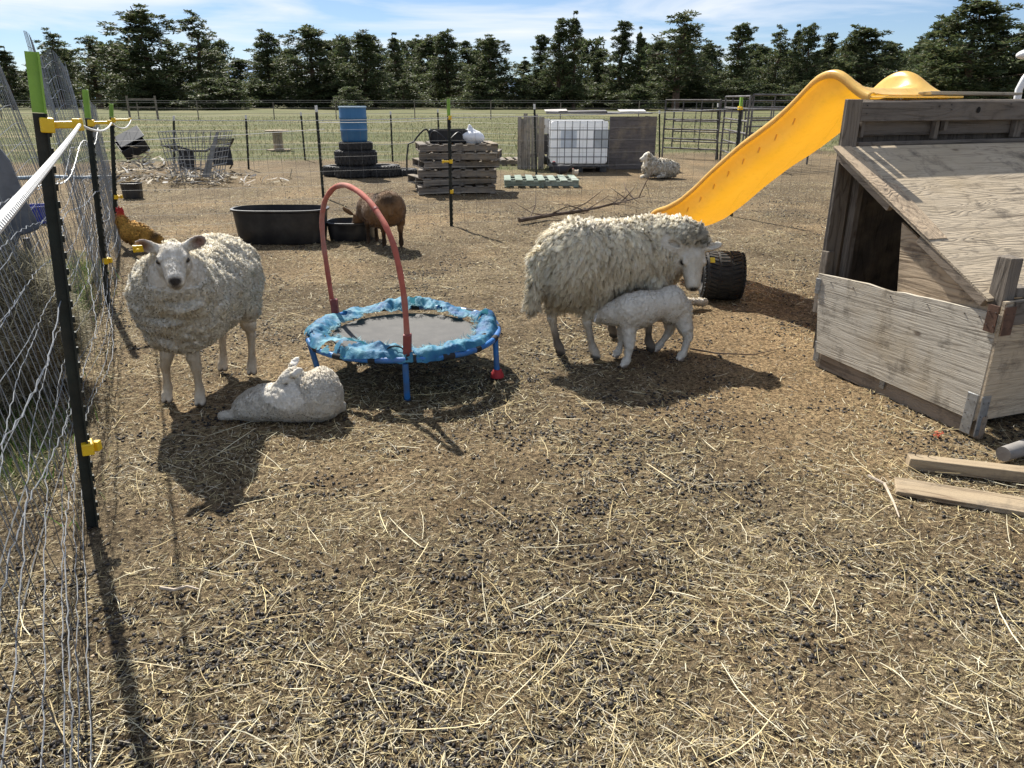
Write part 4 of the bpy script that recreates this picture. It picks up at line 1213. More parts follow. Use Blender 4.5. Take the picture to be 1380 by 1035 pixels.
# ---------------------------------------------------------------- weathered plywood shelter on the right
C0 = Vector((2.172, 3.195, 0)); UA = math.atan2(.335, .942)
Ud = Vector((math.cos(UA), math.sin(UA), 0)); Wd = Vector((-math.sin(UA), math.cos(UA), 0))
M_ply_y = wood('weathered_plywood_side', 1, (.60, .55, .46), (.19, .16, .13), 17, sc=1.8, contrast=.38, st=.36)
M_ply_x = wood('weathered_plywood_roof', 0, (.54, .45, .33), (.17, .135, .10), 22, sc=1.6, contrast=.46, st=.66)
M_ply_w = wood('orange_stained_plywood', 1, (.54, .42, .29), (.17, .12, .085), 15, sc=1.3, contrast=.6, stain=(.22, .17, .12))
M_brd_x = wood('grey_board', 0, (.19, .165, .140), (.050, .041, .034), 9, sc=1.6, contrast=.55, stain=(.23, .18, .13))
M_brd_y = wood('grey_board_side', 1, (.33, .27, .21), (.10, .08, .06), 5, sc=1.0, contrast=.4, stain=(.23, .18, .13))
M_brd_z = wood('grey_post', 2, (.205, .178, .15), (.055, .045, .037), 9, sc=1.6, contrast=.55, stain=(.25, .20, .14))
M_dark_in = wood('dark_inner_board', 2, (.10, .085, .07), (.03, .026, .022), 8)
M_galv = simple('galvanised_bracket', (.36, .38, .40), .45, .3, 30, metal=.7, dirt=(.30, .27, .22), dirt_amt=.6)
M_rust = simple('rusty_plate', (.115, .065, .045), .75, .4, 25, metal=.15)
M_nail = simple('nail_steel', (.06, .05, .045), .5)
def shelter():
    root = empty('shelter', C0, UA, 'weathered grey plywood lean-to shelter with sloping roof that carries the yellow slide', 'animal shelter')
    loc = lambda p: Matrix.Rotation(-UA, 3, 'Z') @ (Vector(p) - C0)
    LS = lambda px, py: loc(onplane(px, py, C0, Wd))            # side plane (local x = 0)
    LF = lambda px, py: loc(onplane(px, py, C0, Ud))            # front plane (local y = 0)
    B0 = C0 + Wd * 1.24
    LB = lambda px, py, back=0.0: loc(onplane(px, py, B0 + Wd * back, Ud))
    # low side board with a ragged top edge
    ys = np.linspace(0, 1, 15)
    top = [LS(1103 + (1334 - 1103) * t, 368 + (421 - 368) * t) for t in ys]; bot = [LS(1100 + (1322 - 1100) * t, 474 + (572 - 474) * t) for t in ys]
    top = [p + Vector((0, 0, float(rng.normal(0, .002)) - (.006 if i in (5, 6) else 0))) for i, p in enumerate(top)]
    m = MB(); poly_prism(m, [(0, max(p.y, .001) if i < len(top) - 1 else .001, p.z) for i, p in enumerate(top)] + [(0, p.y if i else .001, p.z) for i, p in enumerate(bot[::-1])], (.018, 0, 0)); m.build('side_board', M_ply_y, root, bevel=.002)
    m = MB(); a, b_ = LS(1094, 492), LS(1319, 590)
    m.box((.040, (a.y + b_.y) / 2 + .01, .055), (.035, abs(a.y - b_.y) - .02, .115)); m.build('base_board', M_brd_y, root, bevel=.003)
    # front board, runs out of view
    z1 = LF(1345, 407).z; z0 = LF(1335, 562).z
    ct, cb = Vector((.001, 0, 0)), Vector((.001, 0, 0)); m = MB(); poly_prism(m, [(ct.x, .002, z1), (1.8, .002, z1), (1.8, .002, z0), (cb.x, .002, z0)], (0, -.018, 0)); m.build('front_board', M_ply_x, root, bevel=.002)
    m = MB(); m.box((.92, -.022, z1 - .055), (1.74, .012, .11)); m.build('front_batten', M_brd_x, root, bevel=.002)
    m = MB(); m.box((.95, .58, .03), (1.7, .95, .03)); m.build('floor_panel', M_dark_in, root)
    # corner post
    cp = LF(1352, 352)
    m = MB(); m.box((.085, .10, (.42 + cp.z)), (.085, .085, .84 - .0), jit=.003); 
    m = MB(); m.box((.060, .062, (cp.z + .03) / 2), (.074, .080, cp.z - .03), jit=.003); m.build('corner_post', M_brd_z, root, bevel=.004)
    m = MB(); m.box((.135, .06, z1 + .024), (.07, .08, .045), jit=.003); m.build('corner_block', M_brd_z, root, bevel=.004)
    # triangular plywood cheek above the side board
    tri = [LS(1211, 300), LS(1331, 414), LS(1327, 421), LS(1205, 393)]
    m = MB(); poly_prism(m, [(.020, p.y, p.z) for p in tri], (.016, 0, 0)); m.build('side_cheek', M_ply_w, root, bevel=.001)
    # roof sheet, sloping down towards the camera
    ul = LS(1131, 198); ll = LS(1340, 404)
    sl = [(-.03, ul.y + .01, ul.z), (1.9, ul.y + .01, ul.z), (1.9, ll.y + .02, ll.z), (-.012, ll.y + .02, ll.z)]
    m = MB(); poly_prism(m, sl, (0, 0, -.014)); m.build('roof', M_ply_x, root, bevel=.001)
    dy, dz = ul.y - ll.y, ul.z - ll.z
    def onroof(x, t, up=0.0): return Vector((x, ll.y + .02 + (dy - .01) * t, ll.z + dz * t + up))
    m = MB()                                                            # narrow facing strip along the roof's left edge
    poly_prism(m, [onroof(-.034, 1.0, .006), onroof(.085, 1.0, .006), onroof(.085, .72, .006), onroof(.130, .70, .006), onroof(.10, .34, .006), onroof(-.020, .34, .006)], (0, 0, -.0035))
    m.build('roof_strip', M_ply_w, root)
    m = MB(); m.bar(onroof(.004, .98, -.035), onroof(.004, .60, -.035), .035, .04); m.bar(onroof(.004, .40, -.04), onroof(.004, .02, -.035), .035, .045)
    m.build('rafter', M_brd_y, root, bevel=.003)
    # tall left board, studs
    a, b_ = LS(1136, 137), LS(1118, 372)
    m = MB(); m.box((.070, 1.150, 1.00), (.100, .028, 1.00), jit=.002); m.build('tall_post', M_brd_z, root, bevel=.004)
    m = MB(); m.box((.148, 1.10, .60), (.045, .045, 1.12), jit=.003); m.build('stud', M_brd_z, root, bevel=.003)
    m = MB(); q = LS(1120, 340); m.box((.040, 1.135, .50), (.055, .05, .36), jit=.004); m.build('stud', M_brd_z, root, bevel=.004)
    # high wall of the platform
    tb = LB(1300, 130).z
    yb = 1.24
    x0 = LB(1156, 160).x
    m = MB(); m.box((1.0 + x0, yb - .005, 1.435), (2.0, .036, .105), jit=.002); m.build('top_rail', M_brd_x, root, bevel=.004)
    m = MB(); m.box((1.0 + x0, yb + .060, 1.345), (2.0, .018, .085)); m.build('wall_board', M_brd_x, root, bevel=.002)
    m = MB(); m.box((1.0 + x0 + .01, yb + .085, .66), (1.99, .018, 1.30)); m.build('inner_wall', M_dark_in, root)
    m = MB(); m.box((1.0 + x0, yb - .01, 1.262), (2.0, .05, .022), jit=.001); m.build('ledge', M_brd_x, root, bevel=.003)
    for px, w_, h0 in ((1151, .05, 1.27), (1166, .022, 1.29), (1266, .028, 1.275), (1278, .028, 1.32), (1376, .06, 1.275)):
        q = LB(px, 170).x
        m = MB(); m.box((q, yb + .030, (h0 + 1.41) / 2), (w_, .034, 1.40 - h0)); m.build('stud', M_brd_z, root, bevel=.003)
    q = LB(1147, 165).x
    m = MB(); m.box((q, yb + .004, 1.375), (.050, .045, .235), jit=.002); m.build('end_post', wood('pale_post_end', 2, (.44, .38, .29), (.16, .13, .10), 8, contrast=.4), root, bevel=.004)
    # platform boards behind the rail and the back legs
    for i in range(3):
        m = MB(); m.box((1.17 + .05 * i + x0, yb + .13 + i * .115, 1.484 + .002 * i), (2.0, .105, .022), jit=.002); m.build('deck_board', M_brd_x, root, bevel=.002)
    m = MB(); m.bar(LB(1245, 128, .22) + Vector((0, 0, .012)), LB(1368, 129, .22) + Vector((0, 0, .012)), .10, .022, jit=.004); m.build('loose_board', wood('pale_board', 0, (.52, .46, .36), (.22, .18, .13), 8), root, bevel=.002)
    for x in (x0 + .50, x0 + 1.95):
        m = MB(); m.box((x, yb + .40, .73), (.08, .08, 1.46)); m.build('back_leg', M_brd_z, root, bevel=.003)
    m = MB(); m.box((1.88, .62, .42), (.018, 1.15, .80)); m.build('far_side_board', M_ply_y, root)
    
    # brackets
    def bracket(c, d, mat, n=3, ax=0):
        m = MB(); m.box(c, d, jit=.0012)
        o = m.build('bracket', mat, root, bevel=.0012)
        k = MB()
        for i in range(n):
            for s in (-.3, .3):
                p = Vector(c) + Vector((-(d[0] / 2 + .001), s * d[1], (i - (n - 1) / 2) * d[2] / n)) if ax == 0 else Vector(c) + Vector((s * d[0], -(d[1] / 2 + .001), (i - (n - 1) / 2) * d[2] / n))
                k.lathe([(.0001, -.002), (.0035, -.001), (.0035, .001), (.0001, .002)], p, 8)
        k.build('bolt', M_nail, o)
    q = LS(1320, 560)
    bracket((-.006, .030, .115), (.004, .055, .20), M_galv); bracket((cb.x + .022, -.0185, .115), (.055, .004, .20), M_galv, ax=1)
    bracket((-.008, .028, z1 - .085), (.005, .055, .125), M_rust, 2); bracket((ct.x + .020, -.0305, z1 - .085), (.065, .005, .13), M_rust, 2, ax=1)
    q = LS(1188, 510); bracket((.010, q.y, q.z), (.006, .035, .115), M_galv)
    q = LS(1101, 385); bracket((-.004, q.y - .012, q.z), (.006, .035, .09), M_galv, 2)
    q = LS(1097, 473); bracket((.012, q.y - .01, q.z), (.006, .040, .12), M_galv)
    k = MB()
    for px, py in ((1262, 143), (1278, 141), (1278, 148), (1165, 142), (1164, 153), (1358, 140)):
        q = LB(px, py); k.lathe([(.0002, -.003), (.0045, -.002), (.0045, .002), (.0002, .003)], (q.x, yb - .025, q.z), 8)
    for px in (1120, 1150, 1200, 1250, 1300, 1320):
        t = (px - 1103) / 224.; q = LS(px, 368 + 51 * t + 9); k.lathe([(.0002, -.003), (.0035, -.002), (.0035, .002), (.0002, .003)], (-.001, q.y, q.z), 8)
    k.build('nail', M_nail, root)
    q = LB(1314, 148)
    m = MB(); a = np.arange(14) / 14 * 6.283
    m.add([(q.x + .016 * math.cos(t), yb - .0245, q.z + .018 * math.sin(t)) for t in a], [tuple(range(14))]); m.build('knot_hole', simple('knot_dark', (.012, .010, .008), .9), root)
    return root
shelter()

# ---------------------------------------------------------------- yellow slide
def slide_mat():
    b = NB('yellow_slide_plastic'); c = b.coord()
    n1 = b.noise(c, 3.5, 5, .6); col = b.ramp(n1, [(.35, (.86, .64, .20)), (.7, (.92, .72, .28))])
    col = b.mix(b.ramp(b.noise(c, 22, 5, .7), [(.52, (0, 0, 0)), (.75, (.50, .50, .50))]), col, (.50, .36, .17))
    # moulded tread pattern of the underside
    cx = b.coord('UV', (1, 1, 1)); sp = b.n('ShaderNodeSeparateXYZ'); b.l(cx, sp.inputs[0])
    vx, vy = sp.outputs[0], sp.outputs[1]
    r1 = b.math('PINGPONG', b.math('ADD', b.math('MULTIPLY', vx, 1.2), b.math('MULTIPLY', vy, 17.0)), .5)
    r2 = b.math('PINGPONG', b.math('SUBTRACT', b.math('MULTIPLY', vx, 3.1), b.math('MULTIPLY', vy, 5.0)), .5)
    rr = b.math('MINIMUM', r1, r2); rid = b.ramp(rr, [(.02, (1, 1, 1)), (.09, (0, 0, 0))])
    msk = b.ramp(vy, [(.42, (0, 0, 0)), (.50, (1, 1, 1)), (.84, (1, 1, 1)), (.88, (0, 0, 0))])
    h = b.mix(1.0, rid, msk, 'MULTIPLY')
    return b.bsdf(col, .32, b.bump(h, .5, .008), 0, .45, trans=(.46, (.98, .72, .14)))
def slide():
    PL = D(1125, 95, 5.02); dr = Vector((-.40, .917, 0)).normalized(); pr = Vector((dr.y, -dr.x, 0))
    # left rim as seen, from the deck end (near) over the hump and down
    rim = [(1178, 127), (1166, 122), (1154, 113), (1143, 102), (1134, 96), (1125, 94.5), (1114, 97), (1102, 104), (1086, 121), (1068, 140), (1048, 158), (1026, 175), (1004, 191), (982, 210), (960, 230), (940, 250), (920, 267), (902, 277), (888, 281), (880, 286), (876, 293)]
    Pr = np.array([tuple(onplane(px, py, PL, dr)) for px, py in rim])
    s = (Pr - np.array(tuple(PL))) @ np.array(tuple(dr)); z = Pr[:, 2]
    S = np.linspace(s[0], s[-1], 120); Z = np.interp(S, s, z)
    ker = np.hanning(9); ker /= ker.sum(); Z = np.convolve(np.pad(Z, 4, 'edge'), ker, 'valid')
    w = .60
    bed_top = 1.495
    # bed: follows the rim at the wall's depth, meets the deck at the top
    depth = np.interp(S, [s[0], s[0] + .15, 0, .22, .6, 1.2, S[-1] - .25, S[-1]], [.008, .03, .165, .19, .20, .20, .20, .17])
    u = np.array([-.030, -.030, -.022, .0, .018, .034, .055, .085, .13, .20, .30, .40, .47, .515, .545, .566, .582, .60, .622, .630, .630])
    hh = np.array([-.045, -.010, .0, .004, -.004, -.04 / .2, -.55, -.80, -.94, -1.0, -1.0, -1.0, -.94, -.80, -.55, -.04 / .2, -.004, .004, .0, -.010, -.045])
    root = None
    V, UV = [], []
    for i, sv in enumerate(S):
        c = np.array(tuple(PL)) * (1, 1, 0) + np.array(tuple(dr)) * sv
        for uu, h_ in zip(u, hh):
            p = c + np.array(tuple(pr)) * uu * w / .6
            zz = Z[i] + (h_ if abs(h_) < .05 and abs(h_) != .0 else h_ * depth[i] if abs(h_) >= .05 else h_)
            V.append((p[0], p[1], zz)); UV.append((sv, uu / .6))
    n = len(u); m_ = len(S); ii_ = np.arange(m_ - 1)[:, None]; jj_ = np.arange(n - 1)[None]
    F = np.stack([ii_ * n + jj_, ii_ * n + jj_ + 1, (ii_ + 1) * n + jj_ + 1, (ii_ + 1) * n + jj_], -1).reshape(-1, 4)
    base = Vector((V[0][0], V[0][1], 0)); root = empty('slide', (PL.x, PL.y, 0), 0, 'yellow plastic wave slide running from the shelter deck down toward the far side', 'slide')
    M_sl = slide_mat(); bs = np.array((PL.x, PL.y, 0))
    o = np_mesh('chute', np.array(V) - bs, F, M_sl, root, True)
    uvl = o.data.uv_layers.new(name='UVMap'); li = np.zeros(len(o.data.loops), np.int32); o.data.loops.foreach_get('vertex_index', li)
    uvl.data.foreach_set('uv', np.array(UV, np.float32)[li].ravel())
    sd = o.modifiers.new('thickness', 'SOLIDIFY'); sd.thickness = .006; sd.offset = 0
    # moulded dimples on the outside of the left wall
    m = MB()
    for t in np.linspace(.32, S[-1] - .35, 9):
        zi = np.interp(t, S, Z); dd = np.interp(t, S, depth)
        for k, (uu, hf) in ((1, (.052, .62)),):
            c = np.array(tuple(PL)) * (1, 1, 0) + np.array(tuple(dr)) * (t + .02 * k) + np.array(tuple(pr)) * (uu - .010)
            c[2] = zi - dd * hf
            m = MB(); m.box(c - bs, (.046, .009, .010), frame(tuple(dr * .35 + Vector((0, 0, -.9))))); m.build('moulded_lug', M_sl, root, True, bevel=.005)
    # flat lip lying on the deck
    m = MB(); c = np.array(tuple(PL)) * (1, 1, 0) + np.array(tuple(dr)) * (s[0] - .03) + np.array(tuple(pr)) * .3; c[2] = 1.512
    m.box(c - bs, (.16, .66, .012), frame(tuple(dr))); m.build('lip', M_sl, root, bevel=.004)
    return root
slide()

# ---------------------------------------------------------------- small round trampoline
def trampoline():
    cx, cy, R0, zr = -.625, 4.15, .545, .240
    root = empty('trampoline', (cx, cy, 0), 0, 'small round trampoline with torn light blue edge padding and a faded red arched handle', 'trampoline')
    M_bl = simple('blue_painted_tube', (.018, .145, .43), .38, .25, 14, spec=.5, dirt=(.20, .20, .19), dirt_amt=.4)
    M_bk = simple('black_webbing', (.02, .02, .022), .8, .3, 40)
    M_red = simple('faded_red_foam', (.40, .105, .075), .85, .25, 9, dirt=(.36, .22, .18), dirt_amt=.7)
    M_dred = simple('dull_red_plastic', (.23, .055, .05), .55, .2, 16)
    a = np.linspace(0, 2 * math.pi, 73)[:-1]
    m = MB(); m.tube([(R0 * math.cos(t), R0 * math.sin(t), zr + .006 * math.sin(3 * t)) for t in a], .0165, 10, closed=True); m.build('frame', M_bl, root, True)
    for k in range(17):
        t0 = k * 2 * math.pi / 17 + .1; w_ = .034 + .014 * ((k * 7) % 3)
        m = MB(); m.tube([(R0 * math.cos(t), R0 * math.sin(t), zr + .006 * math.sin(3 * t)) for t in np.linspace(t0 - w_, t0 + w_, 5)], .0182, 10); m.build('webbing_loop', M_bk, root, True)
    b = NB('mesh_mat'); c = b.coord(); n1 = b.noise(c, 9, 6, .65)
    col = b.ramp(n1, [(.35, (.034, .033, .032)), (.7, (.070, .066, .062))]); col = b.mix(b.ramp(b.noise(c, 60, 4, .8), [(.58, (0, 0, 0)), (.78, (.45, .45, .45))]), col, (.18, .155, .12))
    M_mat = b.bsdf(col, .62, b.bump(b.noise(c, 300, 2, .5), .4, .002), 0, .35)
    m = MB(); r_ = np.array([.001, .12, .24, .34, .42]); pr = [(x, zr - .012 - .022 * (1 - (x / .42) ** 2)) for x in r_]
    m.lathe(pr, (0, 0, 0), 64); m.build('jumping_mat', M_mat, root, True)
    # torn padding
    nt, nr = 520, 22; T = np.arange(nt) * 2 * math.pi / nt; Rr = np.linspace(0, 1, nr)
    ct, st = np.cos(T), np.sin(T)
    q1 = np.stack([ct * 3.2, st * 3.2, np.zeros(nt)], -1); q2 = np.stack([ct * 9, st * 9, np.full(nt, 4.)], -1)
    rin = .385 + .050 * fbm(q1, 3) + .022 * fbm(q2, 3) * 2
    rin = rin - .05 * np.exp(-((T - 4.25) / .35) ** 2) + .02
    rout = .566 + .022 * fbm(q1 + 9, 3) - .028 * np.clip(np.sin(T * 1 + 1.2), 0, 1)
    bulge = .5 + 1.5 * np.clip(fbm(q1 + 4, 3) + .25, 0, 1)
    bulge += 1.6 * np.exp(-((T - 1.28) / .22) ** 2) + 1.0 * np.exp(-((T - 1.75) / .16) ** 2) + .9 * np.exp(-((T - 4.35) / .30) ** 2) + .7 * np.exp(-((T - .25) / .3) ** 2)
    RR = rin[:, None] + (rout - rin)[:, None] * Rr[None]
    P3 = np.stack([ct[:, None] * RR, st[:, None] * RR, np.zeros_like(RR)], -1)
    cr = fbm(P3 * 16 + np.stack([T * 0, T * 0, T * 2], -1)[:, None], 4); cr2 = np.abs(fbm(P3 * np.array((11, 11, 1)) + 50, 3))
    ZZ = zr + .022 + bulge[:, None] * .018 * np.sin(np.pi * np.clip(Rr, 0, 1)) [None] + .024 * cr + .026 * cr2 * bulge[:, None] - .030 * np.clip(Rr - .80, 0, 1)[None] * 5 * .8 - .012 * (1 - Rr)[None] ** 2
    ZZ = np.maximum(ZZ, np.where(RR < .50, zr - .006, zr - .02))
    V = np.stack([ct[:, None] * RR, st[:, None] * RR, ZZ], -1)
    V[..., :2] += .012 * np.stack([fbm(P3 * 22 + 7, 2), fbm(P3 * 22 + 31, 2)], -1)
    ii_ = np.arange(nt)[:, None]; jj_ = np.arange(nr - 1)[None]
    F = np.stack([ii_ * nr + jj_, ii_ * nr + jj_ + 1, ((ii_ + 1) % nt) * nr + jj_ + 1, ((ii_ + 1) % nt) * nr + jj_], -1).reshape(-1, 4)
    # rips: drop faces where noise is high
    fc = V.reshape(-1, 3)[F].mean(1); rip = fbm(fc * np.array((13, 13, 3)) + 80, 3)
    fr = np.hypot(fc[:, 0], fc[:, 1]); F = F[~((rip > .34) | ((rip > .27) & ((fr > .545) | (fr < .42))))]
    b = NB('torn_blue_vinyl'); c = b.coord(); n1 = b.noise(c, 5.5, 6, .65)
    col = b.ramp(n1, [(.34, (.012, .085, .24)), (.48, (.030, .17, .30)), (.62, (.10, .30, .38)), (.76, (.28, .46, .50))])
    col = b.mix(b.ramp(b.noise(c, 45, 4, .8), [(.60, (0, 0, 0)), (.8, (.7, .7, .7))]), col, (.40, .55, .55))
    M_pad = b.bsdf(col, .60, b.bump(b.noise(c, 70, 5, .7), .7, .006), 0, .35, trans=(.15, (.10, .42, .55)))
    pad = np_mesh('padding', V.reshape(-1, 3), F, M_pad, root, True)
    # frayed threads on its inner edge
    n = 900; t = rng.uniform(0, 6.283, n); k = (t / 6.283 * nt).astype(int) % nt
    P = np.stack([np.cos(t) * (rin[k] - .004), np.sin(t) * (rin[k] - .004), ZZ[k, 1]], -1)
    v, f, c_ = strips(P, t + math.pi + rng.normal(0, .6, n), rng.uniform(.012, .045, n), rng.uniform(.0015, .004, n), rng.normal(0, .5, n), rng.normal(.1, .4, n), np.array((.30, .50, .55)) * rng.uniform(.7, 1.3, (n, 1)), np.zeros(n))
    np_mesh('frayed_thread', v, f, litter_mat('blue_thread'), pad, False, c_)['kind'] = 'stuff'
    # legs
    rel = lambda v: (v[0] - cx, v[1] - cy, v[2])
    H1 = Vector((-.553, 3.66, 0)); H2 = Vector((-1.095, 4.46, 0))
    spots = [(G(549, 539), 0), (G(670, 508), 1), (G(431, 507), 0), (H2, 0), (Vector((-.33, 4.62, 0)), 0)]
    for p, cap in spots:
        x, y, _ = rel(p); rr = math.hypot(x, y); tx, ty = x / rr * R0, y / rr * R0
        m = MB(); m.tube([(x, y, .004), (tx, ty, zr - .01)], .0165, 12); o = m.build('leg', M_bl, root, True)
        if cap:
            m = MB(); m.lathe([(.001, 0), (.040, .001), (.038, .016), (.024, .045), (.020, .048)], (x, y, .001), 20); m.build('foot_cap', simple('red_rubber', (.36, .02, .025), .6), o, True)
        if cap == 0 and p is spots[0][0]:
            m = MB(); m.lathe([(.001, 0), (.0185, .001), (.0185, .02)], (x, y, .0), 14); m.build('foot_cap', simple('dark_blue_rubber', (.01, .05, .14), .6), o, True)
    # arched handle
    A_, B_ = Vector(rel(H1)), Vector(rel(H2)); dr = (H2 - H1).normalized()
    px = [(549, 462), (546, 410), (540, 370), (531, 330), (518, 300), (500, 273), (482, 257), (465, 248.5), (450, 252), (438, 268), (433, 295), (436, 330), (442, 370), (449, 415)]
    pts = [Vector(rel(onplane(a_, b_, H1, dr))) for a_, b_ in px]
    t = np.linspace(0, 1, len(pts)); tt = np.linspace(0, 1, 60); arr = np.array([tuple(p) for p in pts])
    cur = np.stack([np.interp(tt, t, arr[:, k]) for k in range(3)], -1)
    ker = np.hanning(7); ker /= ker.sum(); cur = np.stack([np.convolve(np.pad(cur[:, k], 3, 'edge'), ker, 'valid') for k in range(3)], -1)
    rad = .0150 + .0010 * np.sin(tt * 90)
    m = MB(); m.tube(cur, rad, 12); o = m.build('handle', M_red, root, True)
    m = MB(); sp_ = cur[int(60 * .36)]; d_ = cur[int(60 * .36) + 1] - sp_
    m.tube([sp_ - d_ * .1, sp_ + d_ * .25], .0172, 12); m.build('seam', M_dred, o, True)
    for (a1, b1, a2, b2) in ((549, 478, 549, 450), (452, 424, 450, 403)):
        p, q = Vector(rel(onplane(a1, b1, H1, dr))), Vector(rel(onplane(a2, b2, H1, dr)))
        m = MB(); m.bar(p, q, .042, .042, up=(1, 0, 0)); m.build('sleeve', M_dred, root, bevel=.006)
    # drooping ring strap at the front
    m = MB(); p = Vector(rel(onplane(538, 470, H1, Vector((1, 0, 0))))); 
    m.tube([(p.x + .045 * math.cos(t) - .02, p.y - .005, p.z - .012 + .028 * math.sin(t)) for t in np.linspace(0, 6.28, 20)], .004, 6); m.build('strap', M_bk, root, True)
    return root
trampoline()

# ---------------------------------------------------------------- tubs
def tub_mat(): return simple('black_rubber_tub', (.018, .018, .020), .42, .3, 9, spec=.45, dirt=(.10, .09, .075), dirt_amt=.35)
M_tub = tub_mat()
def tub(c, a, b_, h, rz, label, group=None, name='stock_tub'):
    root = empty(name, (c[0], c[1], 0), rz, label, 'tub', group)
    def prof(r0, k): return [(r0 * .93, 0), (r0 * .96, .01), (r0, h * .5), (r0 * 1.03, h - .03), (r0 * 1.075, h - .02), (r0 * 1.08, h), (r0 * 1.02, h + .002), (r0 * .98, h * .5), (r0 * .92, .02), (.001, .018)]
    m = MB(); n = 48; pr = prof(1, 0); V = []
    for r, z in pr:
        for k in range(n):
            t = 2 * math.pi * k / n; e = .62
            x = a * r * math.copysign(abs(math.cos(t)) ** e, math.cos(t)); y = b_ * r * math.copysign(abs(math.sin(t)) ** (e + .15), math.sin(t)); V.append((x, y, z))
    i = np.arange(len(pr) - 1)[:, None]; j = np.arange(n)[None]
    F = np.stack([i * n + j, i * n + (j + 1) % n, (i + 1) * n + (j + 1) % n, (i + 1) * n + j], -1).reshape(-1, 4)
    m.addnp(V, F); m.build('tub_body', M_tub, root, True)
    return root
c = G(374, 330); tub((c.x, c.y + .24), .50, .25, .37, R(0), 'large oval black water tub behind the round trampoline', name='water_tub')
b = NB('tub_water'); 
M_water = b.bsdf((.02, .022, .02), .04, spec=.5)
c2 = G(470, 326); t2 = tub((c2.x, c2.y + .22), .26, .22, .205, 0, 'low black feed tub the brown goat is drinking from', name='feed_tub')
m = MB(); m.lathe([(.001, 0), (.22, 0)], (0, 0, .15), 32); m.build('water', M_water, t2)
c = G(176, 268); tub((c.x, c.y + .1), .15, .12, .24, 0, 'small square-ish black bucket below the tipped black box', name='bucket')

# ---------------------------------------------------------------- tyres
b = NB('tyre_rubber'); c_ = b.coord(); M_tyre = b.bsdf(b.ramp(b.noise(c_, 12, 5, .6), [(.35, (.016, .016, .017)), (.7, (.045, .043, .040))]), .72, b.bump(b.noise(c_, 60, 3, .5), .4, .004), 0, .4)
def tyre(loc, ro, ri, w_, label, rz=0., tilt=(0, 0), group='old tyres', nt=30):
    root = empty('tyre', loc, rz, label, 'tyre', group); root.rotation_euler = (tilt[0], tilt[1], rz)
    m = MB(); s = w_ / 2
    m.lathe([(ri, -s * .75), (ri + .01, -s), ((ri + ro) / 2, -s * 1.02), (ro * .97, -s * .86), (ro, -s * .6), (ro * 1.005, 0), (ro, s * .6), (ro * .97, s * .86), ((ri + ro) / 2, s * 1.02), (ri + .01, s), (ri, s * .75), (ri + .02, s * .5), (ri + .05, 0), (ri + .02, -s * .5), (ri, -s * .75)], (0, 0, s), 44)
    m.build('casing', M_tyre, root, True)
    m = MB()
    for k in range(nt):
        t = 2 * math.pi * k / nt; Rm = Matrix.Rotation(t, 3, 'Z')
        for q, off in ((-1, 0), (0, .5), (1, 0)):
            tt = t + off * 2 * math.pi / nt; Rz = Matrix.Rotation(tt, 3, 'Z') @ Matrix.Rotation(.35 * q, 3, 'X')
            m.box(Rz @ Vector((ro + .001, 0, 0)) * 1.0 + Vector((0, 0, s + q * s * .55)), (.012, ro * 2 * math.pi / nt * .62, s * .42), Rz)
        for z in (-.93, .93):
            m.box(Rm @ Vector((ro * .91, 0, 0)) + Vector((0, 0, s + z * s)), (.03, ro * 2 * math.pi / nt * .5, .012), Rm)
    m.build('tread', M_tyre, root)
    return root
c = G(976, 406); ty = tyre((c.x - .17, c.y + .12, .187), .185, .11, .32, 'small knobbly black tyre standing upright beside the shaggy ewe', nt=34)
ty.rotation_euler = (R(90), 0, R(84))
y0 = G(470, 239).y
def px_at(px, y): return D(px, 230, y).x
tyre((px_at(456, y0 + .35), y0 + .45, 0), .34, .19, .20, 'tyre at the left end of the bottom row under the blue barrel', .2)
tyre((px_at(478, y0 + .2), y0 + .15, 0), .40, .20, .22, 'front middle tyre of the bottom row, carrying the tyre stack', .5)
tyre((px_at(513, y0 + .3), y0 + .35, 0), .40, .2, .22, 'tyre at the right of the bottom row beneath the barrel stack', .9)
tyre((px_at(543, y0 + .6), y0 + .6, 0), .30, .16, .12, 'thin tyre lying alone between the barrel stack and the pallets', .3)
tyre((px_at(481, y0 + .3), y0 + .3, .225), .43, .2, .30, 'wide middle tyre of the stack below the blue barrel', .1)
tyre((px_at(482, y0 + .3), y0 + .3, .53), .34, .18, .155, 'topmost tyre directly under the blue barrel', .4)

def barrel():
    y = y0 + .3; p = D(478, 190, y); z0 = .69
    root = empty('barrel', (p.x, y, z0), 0, 'upright bright blue plastic barrel on top of the tyre stack', 'barrel')
    b = NB('blue_barrel_plastic'); c = b.coord(); n1 = b.noise(b.coord('Object', (3, 3, .8)), 2, 5, .6)
    M_b = b.bsdf(b.ramp(n1, [(.3, (.030, .125, .27)), (.7, (.050, .175, .34))]), .42, b.bump(b.noise(c, 20, 3, .5), .2, .004), 0, .4)
    m = MB(); r = .275; h = D(478, 143, y).z - z0
    m.lathe([(.001, .01), (r * .90, 0), (r * .93, .02), (r * .97, .05), (r * .98, h * .28), (r * 1.01, h * .30), (r * 1.01, h * .33), (r * .985, h * .35), (r * .99, h * .64), (r * 1.015, h * .66), (r * 1.015, h * .69), (r * .99, h * .71), (r * .99, h * .93), (r * .97, h * .955)], (0, 0, 0), 40)
    m.build('drum', M_b, root, True)
    m = MB(); m.lathe([(r * .97, h * .95), (r * 1.03, h * .955), (r * 1.03, h * .995), (r * .96, h), (r * .94, h * .97), (.001, h * .965)], (0, 0, 0), 40); m.build('rim', simple('pale_barrel_rim', (.30, .42, .52), .5), root, True)
    return root
barrel()

